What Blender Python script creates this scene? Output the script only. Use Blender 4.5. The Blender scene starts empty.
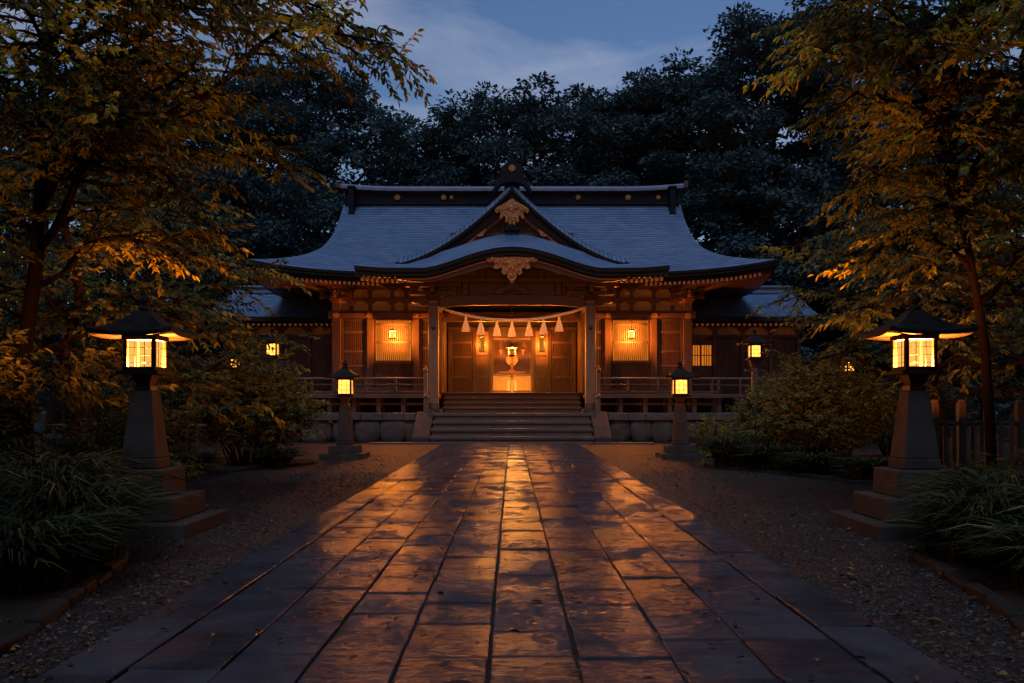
import bpy, math, random
import numpy as np
R = math.radians
rng = np.random.default_rng(7)
random.seed(7)

# ------------------------------------------------------------------ camera
scene = bpy.context.scene
cam_d = bpy.data.cameras.new("camera")
cam = bpy.data.objects.new("camera", cam_d)
scene.collection.objects.link(cam)
cam.location = (0, 0, 1.5)
cam.rotation_euler = (R(90), 0, 0)
cam_d.sensor_width = 36
cam_d.lens = 30.94
cam_d.shift_y = 0.061
cam_d.clip_start = 0.05
cam_d.clip_end = 2000
scene.camera = cam

# ------------------------------------------------------------------ sky, afterglow, exposure
SUN_EL, SUN_AZ = -1.0, 15.0          # dusk: sun just below the horizon, beyond the forest
world = bpy.data.worlds.new("World")
scene.world = world
world.use_nodes = True
nt = world.node_tree
nt.nodes.clear()
wo = nt.nodes.new("ShaderNodeOutputWorld")
bg = nt.nodes.new("ShaderNodeBackground")
sky = nt.nodes.new("ShaderNodeTexSky")
sky.sky_type = 'NISHITA'
sky.sun_disc = False
sky.sun_elevation = R(SUN_EL)
sky.sun_rotation = R(SUN_AZ)
sky.ozone_density = 2.6
sky.dust_density = 0.4
SKY_STRENGTH = 0.075
# soft evening clouds drifting over the blue
tc = nt.nodes.new("ShaderNodeTexCoord")
mp = nt.nodes.new("ShaderNodeMapping")
mp.inputs['Scale'].default_value = (1.6, 1.6, 5.5)
mp.inputs['Location'].default_value = (0.35, 0.1, 0.25)
nz = nt.nodes.new("ShaderNodeTexNoise")
nz.inputs['Scale'].default_value = 2.3
nz.inputs['Detail'].default_value = 7
nz.inputs['Roughness'].default_value = 0.55
nz.inputs['Distortion'].default_value = 0.35
rp = nt.nodes.new("ShaderNodeValToRGB")
rp.color_ramp.elements[0].position = 0.42
rp.color_ramp.elements[0].color = (0.1, 0.1, 0.1, 1)
rp.color_ramp.elements[1].position = 0.72
rp.color_ramp.elements[1].color = (1, 1, 1, 1)
tint = nt.nodes.new("ShaderNodeMix"); tint.data_type = 'RGBA'; tint.blend_type = 'MULTIPLY'
tint.inputs['Factor'].default_value = 1.0
tint.inputs['B'].default_value = (1.08, 1.36, 1.46, 1)
cl = nt.nodes.new("ShaderNodeMix"); cl.data_type = 'RGBA'; cl.blend_type = 'MIX'
cl.inputs['B'].default_value = (0.80, 0.90, 1.2, 1)
mm = nt.nodes.new("ShaderNodeMath"); mm.operation = 'MULTIPLY'; mm.inputs[1].default_value = 0.8
nt.links.new(tc.outputs['Generated'], mp.inputs['Vector'])
nt.links.new(mp.outputs['Vector'], nz.inputs['Vector'])
nt.links.new(nz.outputs['Fac'], rp.inputs['Fac'])
nt.links.new(rp.outputs['Color'], mm.inputs[0])
nt.links.new(sky.outputs['Color'], tint.inputs['A'])
nt.links.new(tint.outputs['Result'], cl.inputs['A'])
nt.links.new(mm.outputs['Value'], cl.inputs['Factor'])
nt.links.new(cl.outputs['Result'], bg.inputs['Color'])
bg.inputs['Strength'].default_value = SKY_STRENGTH
nt.links.new(bg.outputs['Background'], wo.inputs['Surface'])

sun_d = bpy.data.lights.new("sun", 'SUN')
sun_d.energy = 0.3
sun_d.angle = R(25)
sun_d.color = (0.62, 0.76, 1.0)
sun = bpy.data.objects.new("sun", sun_d)
scene.collection.objects.link(sun)
sun.rotation_euler = (R(30), 0, R(-10))

vs = scene.view_settings
vs.view_transform = 'Standard'
vs.look = 'None'
vs.exposure = 2.6
vs.gamma = 1.0
vs.use_curve_mapping = False
scene.render.engine = 'CYCLES'
cy = scene.cycles
cy.use_denoising = True
try:
    cy.denoiser = 'OPENIMAGEDENOISE'
    cy.denoising_input_passes = 'RGB_ALBEDO_NORMAL'
except Exception:
    pass
cy.max_bounces = 6
cy.diffuse_bounces = 3
cy.glossy_bounces = 3
cy.transmission_bounces = 4
cy.transparent_max_bounces = 12
cy.caustics_reflective = False
cy.caustics_refractive = False
cy.sample_clamp_indirect = 4.0
cy.use_adaptive_sampling = True
cy.adaptive_threshold = 0.02

# warm lamp colours and powers (W)
WARM = (1.0, 0.28, 0.032)
NEAR_W, FAR_W, POST_W = 60000.0, 450.0, 175.0
BAY_W, PORCH_W, ALTAR_W = 850.0, 640.0, 2600.0

# ------------------------------------------------------------------ materials
def new_mat(name):
    m = bpy.data.materials.new(name)
    m.use_nodes = True
    n = m.node_tree
    n.nodes.clear()
    out = n.nodes.new("ShaderNodeOutputMaterial")
    return m, n, out

def node(n, t, **kw):
    x = n.nodes.new(t)
    for k, v in kw.items():
        if k in x.inputs.keys():
            x.inputs[k].default_value = v
        else:
            setattr(x, k, v)
    return x

def ramp(n, stops):
    r = n.nodes.new("ShaderNodeValToRGB")
    e = r.color_ramp.elements
    while len(e) < len(stops):
        e.new(0.5)
    for i, (p, c) in enumerate(stops):
        e[i].position = p
        e[i].color = (*c, 1)
    return r

def coords(n, scale=(1, 1, 1)):
    t = n.nodes.new("ShaderNodeTexCoord")
    m = n.nodes.new("ShaderNodeMapping")
    m.inputs['Scale'].default_value = scale
    n.links.new(t.outputs['Object'], m.inputs['Vector'])
    return m

def rock_mat(name, c0, c1, scale=6, rough=0.75, bump=0.35, grain=90, wet=0.0, dist=0.02, spec=0.12):
    m, n, out = new_mat(name)
    L = n.links.new
    co = coords(n)
    b = node(n, "ShaderNodeBsdfPrincipled", Roughness=rough)
    b.inputs['Specular IOR Level'].default_value = spec
    a = node(n, "ShaderNodeTexNoise", Scale=scale, Detail=8, Roughness=0.65)
    g = node(n, "ShaderNodeTexNoise", Scale=grain, Detail=3, Roughness=0.6)
    L(co.outputs[0], a.inputs['Vector']); L(co.outputs[0], g.inputs['Vector'])
    mx = node(n, "ShaderNodeMix", data_type='FLOAT'); mx.inputs['Factor'].default_value = 0.4
    L(a.outputs['Fac'], mx.inputs['A']); L(g.outputs['Fac'], mx.inputs['B'])
    r = ramp(n, [(0.3, c0), (0.7, c1)])
    L(mx.outputs['Result'], r.inputs['Fac'])
    L(r.outputs['Color'], b.inputs['Base Color'])
    bp = node(n, "ShaderNodeBump", Strength=bump, Distance=dist)
    L(mx.outputs['Result'], bp.inputs['Height'])
    L(bp.outputs['Normal'], b.inputs['Normal'])
    if wet:
        rr = ramp(n, [(0.35, (rough - wet,) * 3), (0.6, (rough,) * 3)])
        L(a.outputs['Fac'], rr.inputs['Fac']); L(rr.outputs['Color'], b.inputs['Roughness'])
    L(b.outputs[0], out.inputs['Surface'])
    return m

def wood_mat(name, c0, c1, grain=(14, 14, 1.2), rough=0.55, bump=0.25, spec=0.4):
    m, n, out = new_mat(name)
    L = n.links.new
    co = coords(n, grain)
    b = node(n, "ShaderNodeBsdfPrincipled", Roughness=rough)
    b.inputs['Specular IOR Level'].default_value = spec
    a = node(n, "ShaderNodeTexNoise", Scale=1.0, Detail=6, Roughness=0.6, Distortion=0.6)
    L(co.outputs[0], a.inputs['Vector'])
    co2 = coords(n, (1, 1, 1))
    a2 = node(n, "ShaderNodeTexNoise", Scale=1.3, Detail=3)
    L(co2.outputs[0], a2.inputs['Vector'])
    mx = node(n, "ShaderNodeMix", data_type='FLOAT'); mx.inputs['Factor'].default_value = 0.4
    L(a.outputs['Fac'], mx.inputs['A']); L(a2.outputs['Fac'], mx.inputs['B'])
    r = ramp(n, [(0.32, c0), (0.68, c1)])
    L(mx.outputs['Result'], r.inputs['Fac'])
    L(r.outputs['Color'], b.inputs['Base Color'])
    bp = node(n, "ShaderNodeBump", Strength=bump, Distance=0.01)
    L(a.outputs['Fac'], bp.inputs['Height']); L(bp.outputs['Normal'], b.inputs['Normal'])
    L(b.outputs[0], out.inputs['Surface'])
    return m

def roof_mat(name, axis, pitch=0.19):
    """thin overlapping shingle courses running across the slope"""
    m, n, out = new_mat(name)
    L = n.links.new
    co = coords(n)
    sp = node(n, "ShaderNodeSeparateXYZ")
    wob = node(n, "ShaderNodeTexNoise", Scale=1.6, Detail=4)
    L(co.outputs[0], wob.inputs['Vector'])
    L(co.outputs[0], sp.inputs[0])
    ad = node(n, "ShaderNodeMath", operation='MULTIPLY_ADD')
    L(wob.outputs['Fac'], ad.inputs[0]); ad.inputs[1].default_value = 0.05
    L(sp.outputs[axis], ad.inputs[2])
    dv = node(n, "ShaderNodeMath", operation='DIVIDE'); dv.inputs[1].default_value = pitch
    L(ad.outputs[0], dv.inputs[0])
    fr = node(n, "ShaderNodeMath", operation='FRACT'); L(dv.outputs[0], fr.inputs[0])
    fl = node(n, "ShaderNodeMath", operation='FLOOR'); L(dv.outputs[0], fl.inputs[0])
    # staggered joints along a course
    cb = node(n, "ShaderNodeCombineXYZ")
    other = 0 if axis == 1 else 1
    sx = node(n, "ShaderNodeMath", operation='DIVIDE'); sx.inputs[1].default_value = 0.42
    L(sp.outputs[other], sx.inputs[0])
    st = node(n, "ShaderNodeMath", operation='MULTIPLY_ADD'); st.inputs[1].default_value = 0.37
    L(fl.outputs[0], st.inputs[0]); L(sx.outputs[0], st.inputs[2])
    sfl = node(n, "ShaderNodeMath", operation='FLOOR'); L(st.outputs[0], sfl.inputs[0])
    L(sfl.outputs[0], cb.inputs[0]); L(fl.outputs[0], cb.inputs[1])
    wn = node(n, "ShaderNodeTexWhiteNoise", noise_dimensions='2D'); L(cb.outputs[0], wn.inputs['Vector'])
    big = node(n, "ShaderNodeTexNoise", Scale=0.6, Detail=6, Roughness=0.6); L(co.outputs[0], big.inputs['Vector'])
    mx = node(n, "ShaderNodeMix", data_type='FLOAT'); mx.inputs['Factor'].default_value = 0.62
    L(wn.outputs['Value'], mx.inputs['A']); L(big.outputs['Fac'], mx.inputs['B'])
    r = ramp(n, [(0.2, (0.04, 0.075, 0.14)), (0.8, (0.08, 0.132, 0.235))])
    L(mx.outputs['Result'], r.inputs['Fac'])
    edge = ramp(n, [(0.0, (0.10,) * 3), (0.16, (0.25,) * 3), (0.4, (0.95,) * 3), (1.0, (1.25,) * 3)])
    L(fr.outputs[0], edge.inputs['Fac'])
    mul = node(n, "ShaderNodeMix", data_type='RGBA', blend_type='MULTIPLY'); mul.inputs['Factor'].default_value = 1
    L(r.outputs['Color'], mul.inputs['A']); L(edge.outputs['Color'], mul.inputs['B'])
    b = node(n, "ShaderNodeBsdfPrincipled", Roughness=0.34)
    L(mul.outputs['Result'], b.inputs['Base Color'])
    bp = node(n, "ShaderNodeBump", Strength=0.5, Distance=0.03)
    L(fr.outputs[0], bp.inputs['Height']); L(bp.outputs['Normal'], b.inputs['Normal'])
    L(b.outputs[0], out.inputs['Surface'])
    return m

def leaf_mat(name, stops, trans=0.45, rough=0.55, clump=0, spec=0.22):
    m, n, out = new_mat(name)
    L = n.links.new
    g = node(n, "ShaderNodeNewGeometry")
    r = ramp(n, stops)
    if clump:  # bright and dark clumps put patchy lamplight into the leaf colour
        co = coords(n); cn = node(n, "ShaderNodeTexNoise", Scale=clump, Detail=2); L(co.outputs[0], cn.inputs['Vector'])
        cr2 = ramp(n, [(0.38, (0, 0, 0)), (0.64, (1, 1, 1))]); L(cn.outputs['Fac'], cr2.inputs['Fac'])
        cm = node(n, "ShaderNodeMix", data_type='FLOAT'); cm.inputs['Factor'].default_value = 0.36
        L(cr2.outputs['Color'], cm.inputs['A']); L(g.outputs['Random Per Island'], cm.inputs['B'])
        L(cm.outputs['Result'], r.inputs['Fac'])
    else:
        L(g.outputs['Random Per Island'], r.inputs['Fac'])
    b = node(n, "ShaderNodeBsdfPrincipled", Roughness=rough)
    b.inputs['Specular IOR Level'].default_value = spec
    t = node(n, "ShaderNodeBsdfTranslucent")
    L(r.outputs['Color'], b.inputs['Base Color']); L(r.outputs['Color'], t.inputs['Color'])
    mx = node(n, "ShaderNodeMixShader"); mx.inputs[0].default_value = trans
    L(b.outputs[0], mx.inputs[1]); L(t.outputs[0], mx.inputs[2])
    L(mx.outputs[0], out.inputs['Surface'])
    return m

def plain_mat(name, col, rough=0.5, metal=0.0, noise=0.25, scale=8, spec=0.5):
    m, n, out = new_mat(name)
    L = n.links.new
    co = coords(n)
    a = node(n, "ShaderNodeTexNoise", Scale=scale, Detail=5)
    L(co.outputs[0], a.inputs['Vector'])
    r = ramp(n, [(0.3, tuple(c * (1 - noise) for c in col)), (0.7, tuple(min(1, c * (1 + noise)) for c in col))])
    L(a.outputs['Fac'], r.inputs['Fac'])
    b = node(n, "ShaderNodeBsdfPrincipled", Roughness=rough, Metallic=metal)
    b.inputs['Specular IOR Level'].default_value = spec
    L(r.outputs['Color'], b.inputs['Base Color'])
    bp = node(n, "ShaderNodeBump", Strength=0.2, Distance=0.01)
    L(a.outputs['Fac'], bp.inputs['Height']); L(bp.outputs['Normal'], b.inputs['Normal'])
    L(b.outputs[0], out.inputs['Surface'])
    return m

def paper_mat(name, col, strength, through):
    """lit washi paper: glows, and lets part of the lamp's light straight through"""
    m, n, out = new_mat(name)
    L = n.links.new
    co = coords(n)
    a = node(n, "ShaderNodeTexNoise", Scale=9, Detail=4)
    L(co.outputs[0], a.inputs['Vector'])
    r = ramp(n, [(0.3, tuple(c * .82 for c in col)), (0.7, col)])
    L(a.outputs['Fac'], r.inputs['Fac'])
    e = node(n, "ShaderNodeEmission", Strength=strength)
    L(r.outputs['Color'], e.inputs['Color'])
    t = node(n, "ShaderNodeBsdfTransparent"); t.inputs['Color'].default_value = (1, 0.9, 0.75, 1)
    mx = node(n, "ShaderNodeMixShader"); mx.inputs[0].default_value = through
    L(e.outputs[0], mx.inputs[1]); L(t.outputs[0], mx.inputs[2])
    L(mx.outputs[0], out.inputs['Surface'])
    return m

M = {}
M['granite'] = rock_mat('granite', (0.009, 0.0075, 0.007), (0.052, 0.040, 0.035), scale=3.2, rough=0.75, bump=0.9, grain=75)
M['step_stone'] = rock_mat('step_stone', (0.03, 0.026, 0.025), (0.085, 0.073, 0.068), scale=3, rough=0.6, bump=0.4, grain=60, wet=0.2)
M['boulder'] = rock_mat('boulder', (0.022, 0.019, 0.017), (0.075, 0.062, 0.056), scale=3, rough=0.75, bump=0.6, grain=30, dist=0.06)
M['kerb'] = rock_mat('kerb', (0.006, 0.0055, 0.005), (0.02, 0.017, 0.014), scale=5, rough=0.8, bump=0.6, grain=40)
M['wood'] = wood_mat('wood', (0.0234, 0.0103, 0.0047), (0.0702, 0.0318, 0.0140))
M['wood_h'] = wood_mat('wood_h', (0.0300, 0.0144, 0.0072), (0.0780, 0.0390, 0.0192), grain=(1.2, 14, 14))
M['wood_pale'] = wood_mat('wood_pale', (0.0720, 0.0360, 0.0162), (0.1680, 0.0900, 0.0408))
M['wood_dark'] = wood_mat('wood_dark', (0.022, 0.012, 0.008), (0.06, 0.03, 0.016), grain=(2, 8, 8))
M['wood_red'] = wood_mat('wood_red', (0.0281, 0.0094, 0.0037), (0.0702, 0.0257, 0.0103), grain=(2, 10, 10))
M['wood_grey'] = wood_mat('wood_grey', (0.03, 0.02, 0.014), (0.085, 0.056, 0.04))
M['fascia'] = plain_mat('fascia', (0.007, 0.0055, 0.005), rough=0.7, spec=0.12)
M['ridge'] = plain_mat('ridge', (0.008, 0.009, 0.013), rough=0.6, spec=0.05)
M['ridge_cap'] = plain_mat('ridge_cap', (0.09, 0.11, 0.16), rough=0.35)
M['plaster'] = plain_mat('plaster', (0.28, 0.20, 0.12), rough=0.85, noise=0.12, scale=3)
M['gold'] = plain_mat('gold', (0.26, 0.12, 0.036), rough=0.42, metal=0.5, noise=0.85, scale=16)
M['ochre'] = plain_mat('ochre', (0.62, 0.42, 0.2), rough=0.6)
M['copper_dark'] = plain_mat('copper_dark', (0.010, 0.0085, 0.008), rough=0.6, noise=0.5, spec=0.05)
M['iron'] = plain_mat('iron', (0.04, 0.035, 0.03), rough=0.45, metal=0.6)
M['underfloor_shade'] = plain_mat('underfloor_shade', (0.012, 0.008, 0.006), rough=0.8, spec=0.2)
M['roof_y'] = roof_mat('roof_y', 1)
M['roof_x'] = roof_mat('roof_x', 0)
M['pane'] = paper_mat('pane', (1.0, 0.43, 0.085), 0.22, 0.008)
M['pane_hot'] = paper_mat('pane_hot', (1.0, 0.38, 0.06), 0.5, 0.06)
M['pane_soft'] = paper_mat('pane_soft', (1.0, 0.36, 0.05), 0.10, 0.25)

M['pane_door'] = paper_mat('pane_door', (1.0, 0.34, 0.04), 0.16, 0.55)
M['window_board_glow'] = paper_mat('window_board_glow', (1.0, 0.25, 0.02), 0.11, 0.0)  # lit side-hall windows; on the bay boards, emission imitates lamplight on wood
M['pane_porch'] = paper_mat('pane_porch', (1.0, 0.34, 0.04), 0.07, 0.10)
M['pane_bay'] = paper_mat('pane_bay', (1.0, 0.42, 0.07), 0.35, 0.22)
def straw():
    m, n, out = new_mat('straw')
    L = n.links.new
    co = coords(n, (30, 30, 4))
    a = node(n, "ShaderNodeTexNoise", Scale=2, Detail=4); L(co.outputs[0], a.inputs['Vector'])
    r = ramp(n, [(0.3, (0.72, 0.60, 0.38)), (0.7, (0.92, 0.84, 0.62))]); L(a.outputs['Fac'], r.inputs['Fac'])
    d = node(n, "ShaderNodeBsdfDiffuse"); t = node(n, "ShaderNodeBsdfTranslucent")
    L(r.outputs['Color'], d.inputs['Color']); L(r.outputs['Color'], t.inputs['Color'])
    mx = node(n, "ShaderNodeMixShader"); mx.inputs[0].default_value = 0.8
    L(d.outputs[0], mx.inputs[1]); L(t.outputs[0], mx.inputs[2]); L(mx.outputs[0], out.inputs['Surface'])
    return m
M['straw'] = straw()

def glass():
    m, n, out = new_mat('glass')
    g = node(n, "ShaderNodeBsdfGlossy", Roughness=0.03); t = node(n, "ShaderNodeBsdfTransparent")
    mx = node(n, "ShaderNodeMixShader"); mx.inputs[0].default_value = 0.07
    n.links.new(t.outputs[0], mx.inputs[1]); n.links.new(g.outputs[0], mx.inputs[2]); n.links.new(mx.outputs[0], out.inputs['Surface'])
    return m
M['glass'] = glass()

def paving():
    m, n, out = new_mat('paving')
    L = n.links.new
    co = coords(n)
    g = node(n, "ShaderNodeNewGeometry")
    a = node(n, "ShaderNodeTexNoise", Scale=2.6, Detail=9, Roughness=0.62, Distortion=0.4); L(co.outputs[0], a.inputs['Vector'])
    f = node(n, "ShaderNodeTexNoise", Scale=34, Detail=6, Roughness=0.6); L(co.outputs[0], f.inputs['Vector'])
    r = ramp(n, [(0.3, (0.013, 0.012, 0.016)), (0.7, (0.042, 0.037, 0.044))])
    mx = node(n, "ShaderNodeMix", data_type='FLOAT'); mx.inputs['Factor'].default_value = 0.22
    L(a.outputs['Fac'], mx.inputs['A']); L(g.outputs['Random Per Island'], mx.inputs['B'])
    L(mx.outputs['Result'], r.inputs['Fac'])
    b = node(n, "ShaderNodeBsdfPrincipled")
    L(r.outputs['Color'], b.inputs['Base Color'])
    # damp patches are glossier than the dry rises
    co2 = coords(n, (1.0, 0.55, 1)); w = node(n, "ShaderNodeTexNoise", Scale=1.9, Detail=6, Roughness=0.6); L(co2.outputs[0], w.inputs['Vector'])
    rr = ramp(n, [(0.36, (0.15,) * 3), (0.66, (0.29,) * 3)]); L(w.outputs['Fac'], rr.inputs['Fac'])
    L(rr.outputs['Color'], b.inputs['Roughness'])
    b.inputs['Specular IOR Level'].default_value = 0.05
    # cleft ripples across the slab
    co3 = coords(n, (5.5, 13, 1)); rip = node(n, "ShaderNodeTexNoise", Scale=1.0, Detail=6, Roughness=0.62, Distortion=1.2); L(co3.outputs[0], rip.inputs['Vector'])
    b1 = node(n, "ShaderNodeBump", Strength=0.26, Distance=0.03); L(rip.outputs['Fac'], b1.inputs['Height'])
    b2 = node(n, "ShaderNodeBump", Strength=0.6, Distance=0.008); L(f.outputs['Fac'], b2.inputs['Height']); L(b1.outputs['Normal'], b2.inputs['Normal'])
    L(b2.outputs['Normal'], b.inputs['Normal'])
    # water lies in the hollows; the risen grain between is dry and dull
    dry = node(n, "ShaderNodeBsdfDiffuse", Roughness=0.6); L(r.outputs['Color'], dry.inputs['Color']); L(b2.outputs['Normal'], dry.inputs['Normal'])
    co4 = coords(n, (9, 17, 1)); w2 = node(n, "ShaderNodeTexNoise", Scale=1.0, Detail=7, Roughness=0.7, Distortion=0.8); L(co4.outputs[0], w2.inputs['Vector'])
    wa = node(n, "ShaderNodeMath", operation='ADD'); L(w.outputs['Fac'], wa.inputs[0]); L(w2.outputs['Fac'], wa.inputs[1])
    wb = node(n, "ShaderNodeMath", operation='MULTIPLY_ADD'); L(g.outputs['Random Per Island'], wb.inputs[0]); wb.inputs[1].default_value = 0.16; L(wa.outputs[0], wb.inputs[2])
    wr = ramp(n, [(0.41, (0.0,) * 3), (0.57, (1.0,) * 3)])
    wh = node(n, "ShaderNodeMath", operation='MULTIPLY'); wh.inputs[1].default_value = 0.46; L(wb.outputs[0], wh.inputs[0]); L(wh.outputs[0], wr.inputs['Fac'])
    inv = node(n, "ShaderNodeMath", operation='MULTIPLY_ADD'); inv.inputs[1].default_value = -0.92; inv.inputs[2].default_value = 0.95; L(wr.outputs['Color'], inv.inputs[0])
    ms = node(n, "ShaderNodeMixShader"); L(inv.outputs[0], ms.inputs[0]); L(dry.outputs[0], ms.inputs[1]); L(b.outputs[0], ms.inputs[2])
    L(ms.outputs[0], out.inputs['Surface'])
    return m
M['paving'] = paving()

def gravel():
    m, n, out = new_mat('gravel')
    L = n.links.new
    co = coords(n)
    v = node(n, "ShaderNodeTexVoronoi", Scale=48); L(co.outputs[0], v.inputs['Vector'])
    a = node(n, "ShaderNodeTexNoise", Scale=0.9, Detail=6); L(co.outputs[0], a.inputs['Vector'])
    sp = node(n, "ShaderNodeSeparateColor"); L(v.outputs['Color'], sp.inputs[0])
    mx = node(n, "ShaderNodeMix", data_type='FLOAT'); mx.inputs['Factor'].default_value = 0.55
    L(sp.outputs[0], mx.inputs['A']); L(a.outputs['Fac'], mx.inputs['B'])
    r = ramp(n, [(0.2, (0.007, 0.0052, 0.005)), (0.55, (0.019, 0.0135, 0.0125)), (0.9, (0.05, 0.036, 0.033))]); L(mx.outputs['Result'], r.inputs['Fac'])
    b = node(n, "ShaderNodeBsdfPrincipled", Roughness=0.6); b.inputs['Specular IOR Level'].default_value = 0.1; L(r.outputs['Color'], b.inputs['Base Color'])
    bp = node(n, "ShaderNodeBump", Strength=0.8, Distance=0.025, invert=True); L(v.outputs['Distance'], bp.inputs['Height'])
    L(bp.outputs['Normal'], b.inputs['Normal'])
    L(b.outputs[0], out.inputs['Surface'])
    return m
M['gravel'] = gravel()
M['soil'] = rock_mat('soil', (0.006, 0.005, 0.004), (0.022, 0.016, 0.011), scale=3, rough=0.9, bump=0.9, grain=25, dist=0.06)
M['bark'] = wood_mat('bark', (0.0050, 0.0035, 0.0025), (0.0180, 0.0110, 0.0065), grain=(16, 16, 2.5), rough=0.9, bump=0.8, spec=0.05)
M['bark_dark'] = wood_mat('bark_dark', (0.02, 0.016, 0.013), (0.06, 0.048, 0.036), grain=(8, 8, 1.5), rough=0.9, bump=0.8)
M['leaf_lamplit'] = leaf_mat('leaf_lamplit', [(0.0, (0.022, 0.030, 0.010)), (0.35, (0.07, 0.075, 0.014)), (0.65, (0.30, 0.26, 0.022)), (1.0, (0.56, 0.48, 0.05))], 0.5, clump=.75)  # lamplight put into the colour: gold clumps against dark green
M['leaf_olive'] = leaf_mat('leaf_olive', [(0.0, (0.016, 0.022, 0.008)), (0.5, (0.05, 0.062, 0.014)), (1.0, (0.24, 0.23, 0.03))], 0.4, clump=.9)
M['leaf_green'] = leaf_mat('leaf_green', [(0.0, (0.012, 0.02, 0.009)), (0.6, (0.035, 0.045, 0.015)), (1.0, (0.09, 0.085, 0.024))], 0.35)
M['leaf_spray'] = leaf_mat('leaf_spray', [(0.0, (0.03, 0.042, 0.014)), (0.6, (0.09, 0.105, 0.03)), (1.0, (0.20, 0.20, 0.05))], 0.4)
M['leaf_dark'] = leaf_mat('leaf_dark', [(0.0, (0.006, 0.010, 0.005)), (0.7, (0.016, 0.021, 0.008)), (1.0, (0.05, 0.048, 0.014))], 0.3)
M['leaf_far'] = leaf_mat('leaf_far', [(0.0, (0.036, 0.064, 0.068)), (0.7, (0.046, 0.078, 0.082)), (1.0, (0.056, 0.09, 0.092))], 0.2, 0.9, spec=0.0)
M['grass'] = leaf_mat('grass_blade', [(0.0, (0.006, 0.011, 0.003)), (0.75, (0.018, 0.026, 0.007)), (0.92, (0.05, 0.048, 0.012)), (1.0, (0.14, 0.10, 0.03))], 0.3, 0.7)
M['leaf_litter'] = leaf_mat('leaf_litter', [(0.0, (0.03, 0.015, 0.007)), (0.6, (0.09, 0.04, 0.012)), (1.0, (0.24, 0.11, 0.025))], 0.2)

# ------------------------------------------------------------------ mesh helpers
COL = scene.collection

def tag(o, label=None, cat=None, group=None, kind=None):
    if label: o['label'] = label
    if cat: o['category'] = cat
    if group: o['group'] = group
    if kind: o['kind'] = kind
    return o

def empty(name, loc=(0, 0, 0), label=None, cat=None, group=None, rz=0.0):
    o = bpy.data.objects.new(name, None)
    COL.objects.link(o)
    o.location = loc
    o.rotation_euler = (0, 0, rz)
    o.empty_display_size = 0.2
    return tag(o, label, cat, group)

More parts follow.
